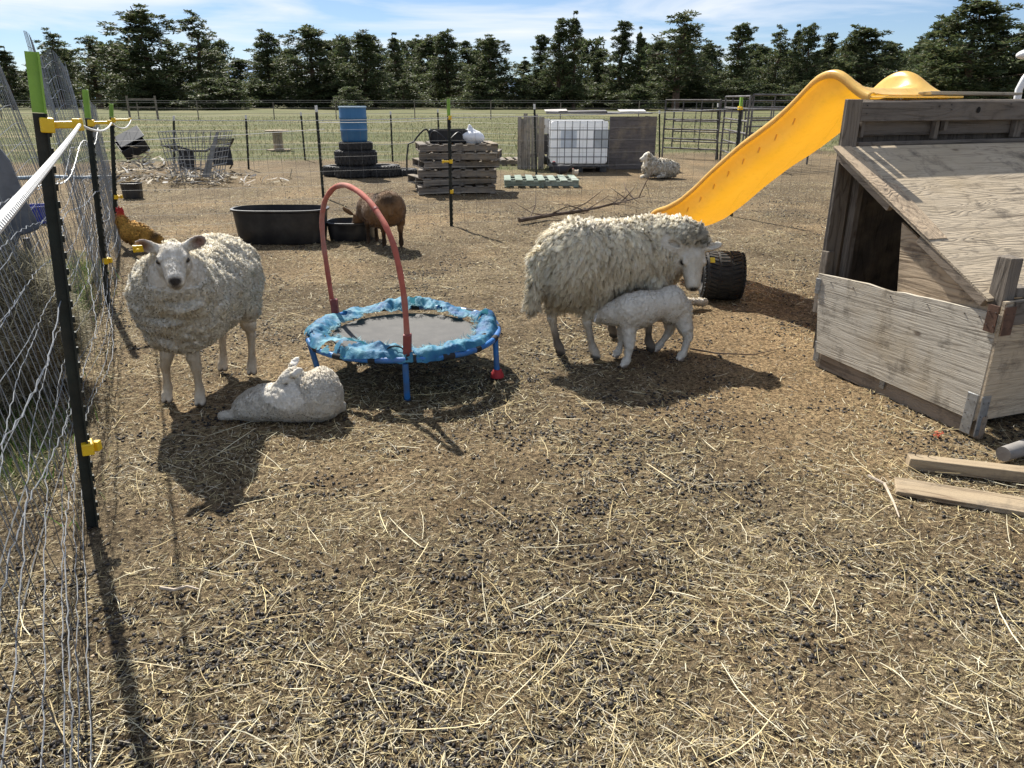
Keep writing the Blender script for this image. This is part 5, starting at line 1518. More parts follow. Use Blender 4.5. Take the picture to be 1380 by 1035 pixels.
# ---------------------------------------------------------------- pallets
M_pal = wood('pallet_wood', 0, (.24, .215, .185), (.075, .065, .055), 7, sc=1.5, contrast=.6)
M_palg = wood('green_pallet_wood', 0, (.30, .36, .30), (.10, .14, .11), 7, sc=1.5, stain=(.48, .50, .45))
def pallet(loc, rz, label, w_=1.2, d_=1.0, mat=None, group='wooden pallets', first=None):
    if first is not None:
        root = copy_tree(first); root.location = loc; root.rotation_euler = (0, 0, rz); return tag(root, label, 'pallet', group)
    mat = mat or M_pal
    root = empty('pallet', loc, rz, label, 'pallet', group)
    for y in (-.46, 0, .46):
        m = MB(); m.box((0, y * d_, .068), (w_, .04, .092), jit=.003); m.build('stringer', mat, root, bevel=.002)
    ms = {}
    for k in range(7):
        m = MB(); m.box((-w_ / 2 + .06 + k * (w_ - .12) / 6, 0, .123), (.125, d_, .018), jit=.003); m.build('deck_board', mat, root)
    for k in (0, 3, 6):
        m = MB(); m.box((-w_ / 2 + .05 + k * (w_ - .1) / 6, 0, .0115), (.09, d_, .018), jit=.002); m.build('bottom_board', mat, root)
    return root
c = G(614, 262); pc = Vector((px_at(612, 13.2), 13.3, 0)); pc.x = D(612, 240, 13.3).x
lab = ['bottom pallet of the tall stack', 'second pallet from the ground in the tall stack', 'third pallet from the ground in the tall stack',
       'fourth pallet up, jutting to the right in the tall stack', 'fifth pallet from the ground in the tall stack', 'topmost pallet of the tall stack, under the black hose and white bag']
P0 = pallet(pc, .18, lab[0], 1.30, 1.0)
for k in range(1, 6):
    dx = [0, -.05, .07, .02, .14, .04][k]
    pallet(pc + Vector((dx, [0, .05, -.03, .08, .02, .0][k], .1345 * k + .001 * k)), [.18, .42, .05, .34, -.08, .20][k], lab[k], first=P0)
ztop = .1345 * 6 + .006
gp = D(728, 249, 14.3)
PG = pallet((gp.x, 14.35, 0), .02, 'green painted pallet lying alone on the dirt in front of the water tote', 1.35, 1.0, M_palg, group=None)
gq = G(682, 221); pallet((gq.x - .1, gq.y, 0), .1, 'far pallet lying flat on the grass edge right of the tall stack', first=P0)
def on_stack():
    M_blk = simple('black_plastic', (.015, .015, .016), .5, .3, 20)
    root = empty('crate', (pc.x - .02, pc.y, ztop), .1, 'black plastic crate lying on top of the pallet stack', 'crate')
    m = MB(); m.box((-.06, 0, .115), (.62, .5, .02)); m.box((-.06, -.25, .11), (.62, .02, .20), jit=.004); m.box((-.06, .25, .11), (.62, .02, .20), jit=.004); m.box((-.37, 0, .11), (.02, .5, .20)); m.box((.25, 0, .11), (.02, .5, .20)); m.build('crate_shell', M_blk, root, bevel=.006)
    m = MB(); pts = []
    for t in np.linspace(0, 1, 60): pts.append((pc.x - .62 + .75 * t + .06 * math.sin(t * 9), pc.y - .42 + .12 * math.sin(t * 7), ztop + .03 + .20 * abs(math.sin(t * 8.5)) * (1 - .3 * t)))
    pts = [(pc.x - .74, pc.y - .55, .32), (pc.x - .73, pc.y - .55, .6), (pc.x - .70, pc.y - .5, ztop)] + pts
    m.tube(pts, .014, 7); o = m.build('hose', M_blk, None, True); tag(o, 'thin black hose looping over the pallet stack and down its left side', 'hose')
    # white sack, knotted
    root = empty('sack', (pc.x + .33, pc.y - .15, ztop), 0, 'knotted white plastic sack slumped on the pallet stack', 'sack')
    S = SDF((-.3, -.25, -.02), (.35, .25, .45), .012); S.ell((0, 0, .10), (.19, .14, .10), .03); S.ell((.07, 0, .07), (.14, .13, .08), .03); S.cone((.0, 0, .09), (-.04, 0, .27), .13, .022, .03)
    V, F = S.mesh(); N = vert_normals(V, F); V = V + N * (.018 * np.abs(fbm(V * 14, 3)))[:, None]
    b = NB('white_sack'); np_mesh('bag', V, F, b.bsdf((.82, .83, .85), .45, None, 0, .4), root, True)
on_stack()

# ---------------------------------------------------------------- water tote, slat fence and plywood panel
def tote():
    y = 16.9; a = D(740.5, 200, y).x; b2 = D(821, 200, y).x; zt = D(780, 163, y).z; w_ = b2 - a; cx = (a + b2) / 2
    root = empty('water_tote', (cx, y + .5, 0), 0, 'white caged water tote standing between the slat fence and the plywood panel', 'water tank')
    b = NB('white_tote_plastic'); c = b.coord(); M_w = b.bsdf(b.ramp(b.noise(c, 2, 4, .6), [(.3, (.84, .86, .88)), (.7, (.93, .94, .95))]), .4, None, 0, .4, trans=(.40, (.93, .94, .95)))
    m = MB(); m.box((0, 0, (zt + .14) / 2 + .02), (w_ - .06, .96, zt - .18)); m.build('tank', M_w, root, bevel=.05)
    M_c = simple('grey_cage_tube', (.14, .145, .15), .5, .2, 20, metal=.4)
    m = MB()
    for x in np.linspace(-w_ / 2 + .01, w_ / 2 - .01, 9):
        for yy in (-.5, .5): m.tube([(x, yy, .1), (x, yy, zt)], .0075, 6)
    for z in np.linspace(.14, zt, 6): m.tube([(-w_ / 2, -.5, z), (w_ / 2, -.5, z), (w_ / 2, .5, z), (-w_ / 2, .5, z)], .009, 6, closed=True)
    m.build('cage', M_c, root)
    m = MB()
    for x in (-.5, 0, .5):
        for yy in (-.42, 0, .42): m.box((x * w_ * .84, yy, .055), (.14, .12, .10))
    m.box((0, 0, .115), (w_, 1.0, .02)); m.build('pallet_base', simple('dark_base', (.05, .05, .05), .6), root)
    for x0, x1, z0, z1, colr in ((756, 777, 176, 200, (.62, .68, .74)), (800, 819, 176, 200, (.48, .52, .54))):
        p, q = D(x0, z0, y), D(x1, z1, y)
        m = MB(); m.box(((p.x + q.x) / 2 - cx, -.493, (p.z + q.z) / 2), (q.x - p.x, .006, p.z - q.z)); m.build('label_plate', simple('plate%d' % x0, colr, .5, .15, 4), root)
    return root
tote()
def slat_fence():
    y = 17.7; root = empty('slat_fence', (D(716, 200, y).x, y, 0), 0, 'weathered upright slat fence piece to the left of the white tote', 'fence')
    M_s = wood('grey_slat', 2, (.33, .30, .26), (.12, .105, .09), 6)
    ox = root.location.x
    for px, h0, h1, w_ in ((700, 157, 222, .09), (704, 160, 222, .06), (708, 153, 223, .085), (713, 156, 224, .07), (717.5, 156, 222, .06), (722, 154, 222, .085), (727, 158, 222, .055), (731, 158, 222, .07)):
        x = D(px, 200, y).x - ox; zt = D(px, h0, y).z
        m = MB(); m.box((x, rng.uniform(-.02, .02), zt / 2), (w_, .02, zt), jit=.004); m.build('slat', M_s, root)
    for z in (.30, .92):
        m = MB(); m.box((0.0, .04, z), (.62, .03, .07)); m.build('rail', M_s, root)
    m = MB(); p, q = D(727, 160, y + .2), D(741, 180, y + .2); m.box(((p.x + q.x) / 2 - ox, .2, (p.z + q.z) / 2), (q.x - p.x, .02, p.z - q.z)); m.build('white_panel', simple('white_panel', (.6, .6, .6), .6), root)
    m = MB(); p, q = D(729, 181, y + .3), D(741, 208, y + .3); m.box(((p.x + q.x) / 2 - ox, .32, (p.z + q.z) / 2), (q.x - p.x + .2, .02, p.z - q.z)); m.build('dark_panel', simple('dark_panel', (.05, .05, .055), .8), root)
slat_fence()
def ply_hut():
    y = 17.6; root = empty('plywood_hut', (D(851, 200, y).x, y, 0), 0, 'low animal hut with a brown plywood face and patched tin roof beside the tote', 'hut')
    ox = root.location.x; p, q = D(822, 157, y), D(881, 228, y)
    M_p = wood('brown_plywood', 0, (.17, .15, .14), (.075, .065, .06), 8, sc=.8)
    m = MB(); m.box(((p.x + q.x) / 2 - ox, 0, p.z / 2), (q.x - p.x, .025, p.z)); m.build('front_panel', M_p, root)
    m = MB(); m.box((q.x - ox - .01, .75, p.z / 2), (.025, 1.45, p.z - .03)); m.build('side_panel', M_p, root)
    a, b2 = D(697, 158, y).x - ox, q.x - ox + .02
    M_t = simple('patched_tin', (.16, .15, .145), .55, .4, 2.5, metal=.3, dirt=(.36, .35, .33), dirt_amt=.6)
    m = MB(); m.box(((a + b2) / 2 + .35, 1.15, p.z + .06), (b2 - a - .7, .9, .03), jit=.006); m.build('roof', M_t, root)
    for px, w_, c in ((860, .62, (.52, .50, .50)), (790, 1.1, (.10, .09, .085)), (752, .5, (.42, .39, .36))):
        x = D(px, 152, y).x - ox; m = MB(); m.box((x, .95, p.z + .095 + .01 * (px % 3)), (w_, .5, .02), Matrix.Rotation(R(2), 3, 'X'), .010); m.build('roof_patch', simple('roof_patch%d' % px, c, .7, .3, 6), root)
    m = MB(); m.box(((a + b2) / 2 + .3, 1.62, p.z * .35), (b2 - a - .9, .03, p.z * .7)); m.build('back_panel', M_dark_in, root)
ply_hut()

# ---------------------------------------------------------------- cable spool, junk by the left fence
def cable_spool():
    p = G(376, 203); root = empty('cable_spool', p, 0, 'upright bare wooden cable spool standing out on the grass', 'cable spool')
    k = p.y / 1040.; M_ = wood('spool_wood', 2, (.42, .34, .24), (.20, .15, .10), 6)
    for z, n in ((.02, 0), (25 * k, 1)):
        m = MB(); m.lathe([(.001, -.02), (15.5 * k, -.02), (15.5 * k, .02), (.001, .02)], (0, 0, z), 24); m.build('flange', M_, root)
    m = MB(); m.lathe([(6.3 * k, .0), (6.3 * k, 25 * k)], (0, 0, 0), 20); m.build('drum', M_, root, True)
cable_spool()
M_wire = simple('galvanised_wire', (.23, .24, .25), .45, .2, 30, metal=.55)
M_wired = simple('dull_wire', (.15, .15, .15), .6, .25, 30, metal=.3)
def wire_basket():
    y = 14.6; root = empty('wire_basket', (D(255, 230, y).x, y, 0), 0, 'big tapered galvanised wire basket standing in the straw rubble', 'wire basket')
    ox = root.location.x
    tl, tr, bl, br = D(213, 178, y), D(294, 178, y), D(235, 250, y), D(282, 250, y)
    for dy, nm in ((0, 'front_grid'), (.75, 'back_grid')):
        m = MB()
        for t in np.linspace(0, 1, 9): a, b_ = tl.lerp(tr, t), bl.lerp(br, t); m.tube([(b_.x - ox, dy * (1 if 1 else 0), max(b_.z, .02)), (a.x - ox, dy, a.z)], .007, 5)
        for t in np.linspace(0, 1, 7): a, b_ = tl.lerp(bl, t), tr.lerp(br, t); m.tube([(a.x - ox, dy, max(a.z, .03)), (b_.x - ox, dy, max(b_.z, .03))], .006, 5)
        m.build(nm, M_wire, root)
    for s, (a, b_) in enumerate(((tl, bl), (tr, br))):
        m = MB()
        for t in np.linspace(0, 1, 9): p = a.lerp(b_, t); m.tube([(p.x - ox, 0, max(p.z, .03)), (p.x - ox, .75, max(p.z, .03))], .007, 5)
        for dy in np.linspace(0, .75, 6): m.tube([(a.x - ox, dy, a.z), (b_.x - ox, dy, max(b_.z, .02))], .007, 5)
        if s == 1: poly_prism(m, [(a.x - ox - .05, 0.02, a.z), (a.x - ox + .01, .02, a.z), (b_.x - ox + .01, .02, .12), (b_.x - ox - .13, .02, .12)], (0, .006, 0))
        m.build('side_grid', M_wire, root)
wire_basket()
def chairs():
    M_ = simple('black_chair_plastic', (.02, .02, .021), .5, .3, 10)
    for (px, py, y, rz, tx, lb) in ((297, 236, 17.3, .6, 1.32, 'toppled black chair right of the wire basket'), (272, 234, 17.0, -.4, 1.45, 'black slatted chair lying on its side behind the wire basket')):
        p = D(px, py, y); root = empty('chair', (p.x, y, .02), rz, lb, 'chair', None); root.rotation_euler = (tx, 0, rz); root.location.z = .24
        m = MB(); m.box((0, 0, .38), (.42, .40, .03)); m.build('seat', M_, root, bevel=.006)
        for sx in (-.19, .19):
            for sy in (-.18, .18): m = MB(); m.bar((sx, sy, .38), (sx * 1.15, sy * 1.15, 0), .03, .03); m.build('leg', M_, root)
        m = MB()
        for x in (-.19, .19): m.bar((x, .18, .38), (x, .26, .85), .03, .03)
        for z in (.50, .62, .74, .84): m.bar((-.19, .20 + (z - .4) * .13, z), (.19, .20 + (z - .4) * .13, z), .012, .06)
        m.build('backrest', M_, root)
chairs()
def tipped_box():
    y = 16.2; p = D(180, 205, y); root = empty('plastic_box', (p.x, y, .60), .5, 'tipped open black plastic box on top of the rubble pile by the fence', 'box'); root.rotation_euler = (.5, -.45, .5)
    m = MB(); 
    m.box((0, 0, -.12), (.50, .42, .02)); m.box((-.25, 0, 0), (.02, .42, .24)); m.box((.25, 0, 0), (.02, .42, .24)); m.box((0, -.21, 0), (.5, .02, .24)); m.box((0, .21, 0), (.5, .02, .24))
    m.build('shell', simple('black_box_plastic', (.018, .019, .022), .5, .2, 12, spec=.4), root, bevel=.01)
    m = MB(); m.box((.05, .1, .14), (.52, .44, .02)); m.build('lid', simple('grey_lid', (.045, .05, .06), .6), root, bevel=.006)
tipped_box()
def rubble():
    """straw, sacks and broken bits heaped behind the far wire: many pale scraps"""
    n = 620; x = np.concatenate([rng.normal(D(190, 225, 15.8).x, .55, n // 2), rng.normal(D(262, 240, 15.0).x, .75, n // 2)])
    y = np.concatenate([rng.normal(15.9, .45, n // 2), rng.normal(14.9, .5, n // 2)])
    hh = np.concatenate([.55 * np.exp(-((x[:n // 2] - D(185, 225, 15.8).x) / .6) ** 2) * np.exp(-((y[:n // 2] - 16.1) / .5) ** 2), .12 * np.exp(-((x[n // 2:] - D(262, 240, 15).x) / .7) ** 2)])
    P = np.stack([x, y, gheight(x, y) + hh * rng.uniform(.3, 1, n)], -1)
    c = np.array([(.42, .37, .28), (.40, .33, .21), (.09, .08, .07), (.60, .58, .54), (.24, .19, .13)])[rng.integers(0, 5, n)]
    v, f, cc = strips(P, rng.uniform(0, 6.28, n), rng.uniform(.06, .30, n), rng.uniform(.008, .05, n), rng.normal(0, .5, n), rng.normal(0, .35, n), c, rng.uniform(0, .03, n))
    tag(np_mesh('rubble', v, f, litter_mat('pale_scraps', .1), None, False, cc), kind='stuff')
rubble()

# ---------------------------------------------------------------- dead branch, planks and sticks
def sticks():
    M_b = simple('dead_bark', (.11, .075, .055), .9, .4, 14, bump=.6, dirt=(.28, .23, .17), dirt_amt=.5)
    p = [G(700, 297, .05), G(740, 290, .06), (G(790, 283, .12)), G(835, 273, .16), G(869, 264, .2)]
    o = p[0].copy(); o.z = 0
    root = empty('dead_branch', o, 0, 'long forked dead branch lying behind the shaggy ewe', 'branch')
    pts = [tuple(q - o) for q in p]; m = MB(); m.tube(pts, [.030, .026, .020, .012, .006], 8); m.build('limb', M_b, root, True)
    rg = np.random.default_rng(9)
    for k in range(16):
        t = rg.uniform(.05, .95); i = min(int(t * 4), 3); a = np.array(pts[i]) * (1 - (t * 4 - i)) + np.array(pts[i + 1]) * (t * 4 - i)
        L = rg.uniform(.2, .6); d = unit(np.array((rg.normal(.3, .7), rg.normal(0, .6), rg.uniform(.0, .8)))); e = a + d * L; e[2] = max(e[2], .01)
        mid = (a + e) / 2 + rg.normal(0, .04, 3); m = MB(); m.tube([tuple(a), tuple(mid), tuple(e)], [.010, .007, .003], 5)
        f = mid + rg.normal(0, .16, 3); f[2] = abs(f[2]); m.tube([tuple(mid), tuple(f)], [.005, .002], 4); m.build('twig', M_b, root, True)
    M_l = wood('pale_lumber', 0, (.38, .30, .20), (.15, .105, .07), 7, sc=1.3, stain=(.42, .36, .27))
    a, b_ = G(1226, 640, .03), G(1400, 660, .03); dr = (b_ - a).normalized()
    def plank(a, b_, w_, h_, lb, twist=0):
        mid = (a + b_) / 2; root = empty('plank', (mid.x, mid.y, 0), math.atan2(b_.y - a.y, b_.x - a.x), lb, 'plank'); L = (b_ - a).length
        m = MB(); m.box((0, 0, h_ / 2 + .004), (L, w_, h_), Matrix.Rotation(twist, 3, 'X'), .0025); m.build('board', M_l, root, bevel=.004); return root
    r1 = plank(G(1226, 634, .0) + Vector((.0, .03, 0)), G(1440, 660, 0) + Vector((0, .03, 0)), .065, .05, 'squared pale plank with two bent nails, nearer the shelter')
    for x in (-.27, -.22): m = MB(); m.tube([(x, .01, .05), (x + .002, .01, .075), (x + .012, .012, .085)], .0022, 5); m.build('nail', M_nail, r1)
    plank(G(1204, 664, .0) + Vector((.02, .04, 0)), G(1440, 704, 0) + Vector((0, .04, 0)), .125, .020, 'flat thin plank strewn with straw, the lower of the two by the shelter', .05)
    M_st = simple('bare_stick', (.48, .40, .31), .8, .25, 20)
    for nm, pts, r in (('forked pale stick to the left of the two planks', [G(1170, 641, .02), G(1192, 652, .015), G(1204, 676, .012), G(1212, 697, .01)], .0065),
                       ('pale stick lying on straw at the lower left near the post shadow', [G(216, 792, .012), G(235, 795, .015), G(252, 790, .01), G(268, 794, .01)], .006),
                       ('thin dark curved twig right of the nursing lamb', [G(930, 470, .01), G(965, 476, .012), G(1015, 478, .012), G(1050, 470, .01)], .005)):
        m = MB(); m.tube(pts, [r, r * .9, r * .7, r * .4], 6); o = m.build('stick', M_b if 'dark' in nm else M_st, None, True); tag(o, nm, 'stick')
    m = MB(); a, b_ = G(1352, 612, .04), G(1440, 585, .05); m.tube([a, a.lerp(b_, .5), b_], [.034, .038, .04], 12); tag(m.build('round_pole', simple('grey_pole', (.24, .225, .21), .8, dirt=(.12, .09, .07)), None, True), 'end of a smooth grey pole lying in the shade under the shelter', 'pole')
    m = MB(); k = rng.normal(0, 1, (14, 3)); g_ = G(1262, 587, .01)
    for q in k: m.bar(g_ + Vector(q) * .009, g_ + Vector(q) * .009 + Vector(tuple(rng.normal(0, .014, 3) * (1, 1, .4))), .006, .002)
    tag(m.build('twine', simple('orange_twine', (.36, .07, .035), .8)), 'scrap of orange red twine in the straw beside the shelter corner', 'twine')
sticks()
def white_pipe():
    d = 6.4; root = empty('white_pipe', (D(1374, 130, d).x, d, 0), 0, 'white curved pipe rising behind the shelter at the right edge', 'pipe')
    ox = Vector((root.location.x, d, 0)); M_w = simple('white_plastic', (.80, .80, .80), .4, .05, 10)
    m = MB(); pts = [Vector((D(1370, 134, d).x + .02, d, 0)), D(1371, 134, d), D(1373, 121, d), D(1381, 106, d), D(1392, 92, d)]
    m.tube([p - ox for p in pts], .027, 12); m.build('tube', M_w, root, True)
    S = SDF((-.15, -.15, 1.5), (.35, .15, 2.1), .012); c = D(1396, 71, d) - ox; S.ell(tuple(c), (.15, .08, .045), .02, frame((1, 0, .15)))
    V, F = S.mesh(); np_mesh('cap', V, F, M_w, root, True)
white_pipe()
def bird(px, py, col, lb, s=1.0):
    p = G(px, py); root = empty('hen', (p.x, p.y, 0), px % 3, lb, 'chicken', 'hens by the tote')
    S = SDF((-.3, -.2, -.02), (.35, .2, .42), .014); S.ell((0, 0, .17), (.15, .09, .10), .03); S.chain([(-.1, 0, .2), (-.15, 0, .30)], [.05, .035], .03); S.cone((-.15, 0, .30), (-.2, 0, .29), .02, .006, .01); S.cone((.1, 0, .19), (.22, 0, .25), .06, .02, .03)
    for y in (-.04, .04): S.cone((0, y, .1), (0, y, 0), .012, .012, .01)
    V, F = S.mesh(); Cc, pp = painter(V, col); pp((-.15, 0, .32), (.035, .03, .03), (.4, .03, .03)); np_mesh('body', V, F, M_hair2, root, True, Cc); root.scale = (s, s, s)
b = NB('feathered'); M_hair2 = b.bsdf(b.attr(), .7)
bird(756, 240, (.03, .03, .035), 'black hen behind the green pallet'); bird(736, 226, (.05, .05, .05), 'black and grey hen beside the foot of the slat fence'); bird(775, 240, (.62, .52, .38), 'pale hen crouched right of the black hen behind the green pallet', .6)

# ---------------------------------------------------------------- curved grey sheet and hay heap beyond the side fence
def calf_hutch():
    M_ = simple('scuffed_grey_sheet', (.085, .095, .115), .6, .5, 5, metal=.1, dirt=(.30, .31, .33), dirt_amt=.6)
    root = empty('feed_hopper', (-3.05, 4.1, 0), 0, 'scuffed grey metal feed hopper with curved hood, partly cut by the left edge', 'feeder')
    bs = Vector((-3.05, 4.1, 0)); d = 4.05
    out = [(-60, 190), (-20, 190), (0, 199), (14, 216), (26, 245), (38, 275), (48, 292), (55, 308), (40, 315), (27, 318), (24, 330), (24, 352), (10, 345), (-60, 330)]
    pts = [D(a, b_, d) - bs for a, b_ in out]; m = MB(); poly_prism(m, pts, (-.42, .55, 0)); m.build('hood', M_, root, bevel=.01)
    m = MB(); m.tube([D(-10, 330, d - .1) - bs, D(16, 362, d - .1) - bs, D(38, 388, d - .1) - bs, D(58, 412, d - .1) - bs], [.055, .05, .045, .04], 10); m.build('chute_arm', M_, root, True)
    for x in (.05, -.5):
        for y in (0, .5): m = MB(); m.tube([(x, y, 0), (x, y, .7)], .02, 8); m.build('leg', M_, root, True)
calf_hutch()
def hay_heap():
    g = G(20, 545); c = np.array((g.x - .25, g.y + .10, 0)); n = 16000
    root = empty('hay_bale', tuple(c), 0, 'loose round bale of grey hay just outside the wire fence', 'hay bale')
    S = SDF((-.75, -.7, -.02), (.8, .8, .95), .03); S.ell((0, 0, .36), (.52, .48, .40), .1); V, F = S.mesh(); N = vert_normals(V, F); V += N * (.09 * fbm(V * 5, 3))[:, None]
    np_mesh('core', V, F, simple('hay_core', (.12, .10, .065), .95, .5, 12, bump=.8), root, True)
    k = rng.integers(0, len(V), n); P = V[k] + N[k] * rng.uniform(-.01, .03, n)[:, None]
    v, f, cc = strips(P, rng.uniform(0, 6.28, n), rng.uniform(.05, .24, n), rng.uniform(.002, .004, n), rng.normal(0, .5, n), rng.normal(0, .5, n), np.array((.36, .33, .23)) * rng.uniform(.5, 1.4, (n, 1)), np.zeros(n))
    np_mesh('hay', v, f, M_straw, root, False, cc)
hay_heap()
def clutter_left():
    M_ = simple('blue_tarp', (.03, .05, .32), .5); p = D(48, 262, 8.6)
    m = MB(); m.lathe([(.001, 0), (.16, 0), (.19, .22), (.17, .22), (.15, .03), (.001, .03)], (0, 0, 0), 20); o = m.build('bucket', M_, None, True); o.location = (p.x, 8.6, 0.0); o.location = (G(50, 300).x, G(50, 300).y, 0); tag(o, 'royal blue bucket beyond the nearest fence post', 'bucket')
    m = MB(); m.tube([(-.9, 0, .03), (-.3, .1, .05), (.4, -.05, .04), (1.0, .05, .05)], .035, 8); o = m.build('pipe_length', simple('pale_blue_pipe', (.25, .33, .40), .5), None, True); q = G(85, 242); o.location = (q.x, q.y, 0); tag(o, 'pale blue pipe lying far behind the side fence', 'pipe')
clutter_left()
# ================================================================== fences, posts, ropes
M_pdark = simple('dark_green_steel', (.018, .024, .020), .6, .35, 14, metal=.2, dirt=(.09, .07, .05), dirt_amt=.4)
M_plime = simple('lime_paint', (.26, .46, .07), .5, .12, 10, dirt=(.16, .22, .10), dirt_amt=.5)
M_pwhite = simple('white_paint', (.72, .72, .70), .6, .1, 10)
M_rope = None
def rope_mat():
    b = NB('electric_rope'); c = b.coord(); w = b.n('ShaderNodeTexWave'); w.inputs['Scale'].default_value = 60; w.inputs['Distortion'].default_value = 1; b.l(c, w.inputs['Vector'])
    return b.bsdf(b.ramp(w.outputs['Fac'], [(.2, (.55, .55, .54)), (.8, (.82, .82, .80))]), .7, b.bump(w.outputs['Fac'], .6, .003))
M_rope = rope_mat()
def tpost(base, top, label, tip='lime', tipf=.86, face=0.0, ins=(), group=None, s=1.0):
    base, top = Vector(base), Vector(top)
    root = empty('fence_post', (base.x, base.y, 0), 0, label, 'fence post', group)
    T = top - base; L = T.length; q = T.to_track_quat('Z', 'Y').to_matrix() @ Matrix.Rotation(face, 3, 'Z')
    def seg(a, b_, w, dpt):
        m = MB(); c = q @ Vector((0, 0, (a + b_) / 2 * L)); h = (b_ - a) * L
        m.box(c, (w, .006 * s, h), q); m.box(c + q @ Vector((0, dpt / 2, 0)), (.006 * s, dpt, h - .002), q); return m
    m = seg(-.03, tipf, .042 * s, .036 * s)
    if s > .7:
        for k in range(int(L * tipf / .055)): m.box(q @ Vector((0, -.006, .03 + k * .055)), (.016, .008, .022), q)
    m.build('shaft', M_pdark, root, bevel=.001 if s > .7 else 0)
    if tip: seg(tipf, 1.0, .042 * s, .036 * s).build('painted_tip', M_plime if tip == 'lime' else M_pwhite, root)
    for f, vec, ln in ins:
        m = MB(); c = q @ Vector((0, 0, f * L)); v = Vector(vec).normalized()
        m.box(c, (.060 * s, .040 * s, .045 * s), q); m.bar(c, c + v * ln, .020 * s, .022 * s); m.box(c + v * ln, (.026 * s, .026 * s, .038 * s)); m.build('insulator', M_tagy, root, bevel=.004)
    return root
FD = Vector((-.434, .901, 0)); IN = Vector((.901, .434, 0))      # along the side fence / towards the yard
N1, N2, N3 = G(131, 706), G(149, 410), G(159, 326)
T1, T2, T3 = D(51, 70, N1.y + .03), D(118, 121, N2.y), D(152, 140, N3.y)
tpost(N1, T1, 'nearest fence post, black with a lime green tip and a yellow insulator arm', tipf=.893, face=R(20), ins=((.872, IN, .085), (.195, IN, .03)), s=.98)
tpost(N2, T2, 'second lime tipped post of the side fence, between the nearest and the hen', tipf=.878, face=R(20), ins=((.858, IN, .12), (.22, IN, .03)))
tpost(N3, T3, 'third lime tipped post of the side fence, right behind the golden hen', tipf=.908, face=R(20), ins=((.890, IN, .16), (.34, IN, .05)))
PB = G(610, 304); PE = Vector((3.0, 10.35, 0))
tpost(PB, D(606, 133, PB.y), 'lime tipped post standing alone between the goat and the branch', tipf=.872, ins=((.858, (0, -1, 0), .05), (.52, (-1, -.2, 0), .10), (.28, (0, -1, 0), .03)))
tpost(PE, D(998, 131, PE.y), 'lime tipped post in front of the corral, seen above the middle of the slide', tipf=.928, ins=((.912, (.3, -1, 0), .05),))
for (bx, by, tx, ty, lb) in ((437, 266, 427, 142, 'white tipped dark post left of the blue barrel'), (722, 241, 719, 140, 'white tipped post in front of the slat fence'),
                             (336, 228, 332, 155, 'thin dark post left of the cable spool'), (412, 216, 406, 151, 'thin dark post between the cable spool and the white tipped post'),
                             (530, 218, 527, 150, 'white tipped thin post right of the blue barrel'), (592, 214, 589, 147, 'white tipped thin post behind the pallet stack'),
                             (236, 232, 235, 156, 'short dark post behind the wire basket'), (888, 214, 888, 149, 'white tipped post at the left end of the corral'), (966, 215, 967, 139, 'white tipped post in front of the corral bend')):
    p = G(bx, by); tpost(p, D(tx, ty, p.y), lb, 'white', .93, s=1.0)
def sag(a, b_, s, n=16, jit=0.0):
    a, b_ = Vector(a), Vector(b_); out = []
    for k in range(n + 1):
        t = k / n; p = a.lerp(b_, t); p.z -= s * 4 * t * (1 - t); p += Vector(tuple(rng.normal(0, jit, 3))) if 0 < k < n else Vector(); out.append(p)
    return out
def tipat(base, top, f, vec, ln): return Vector(base) + (Vector(top) - Vector(base)) * f + Vector(vec).normalized() * ln
q1, q2, q3 = tipat(N1, T1, .872, IN, .09), tipat(N2, T2, .858, IN, .13), tipat(N3, T3, .890, IN, .17)
qB = tipat(PB, D(606, 133, PB.y), .858, (0, -1, 0), .05); qE = tipat(PE, D(998, 131, PE.y), .912, (.3, -1, 0), .05)
m = MB(); near = D(-40, 345, .45)
m.tube([tuple(p) for p in sag(near + Vector((.25, -.55, -.02)), near, 0, 4)[:-1] + sag(near, q1, .004, 14) + sag(q1, q2, .035, 14)[1:] + sag(q2, q3, .06, 14)[1:]], .0052, 8)
m.tube([tuple(p) for p in sag(q3, qB, .02, 14) + sag(qB, qE, .02, 10)[1:] + sag(qE, qE + Vector((4, 1, .02)), .03, 6)[1:]], .0045, 6)
tag(m.build('electric_rope', M_rope, None, True), 'white braided electric rope held by the yellow insulators round the yard', 'rope')
M_thin = simple('white_polywire', (.66, .66, .64), .6)
for (a, b_, lb) in ((D(0, 196, 14), D(437, 174, 12.5), 'thin white wire across the field at the left'), (D(427, 165, 12.5), D(606, 160, 20), 'thin white wire passing in front of the blue barrel'), (D(300, 203, 19), D(660, 187, 20), 'lower thin yellowish wire beyond the pallet stack')):
    m = MB(); m.tube([tuple(p) for p in sag(a, b_, .03, 10)], .0045, 4); tag(m.build('wire', M_thin), lb, 'wire')

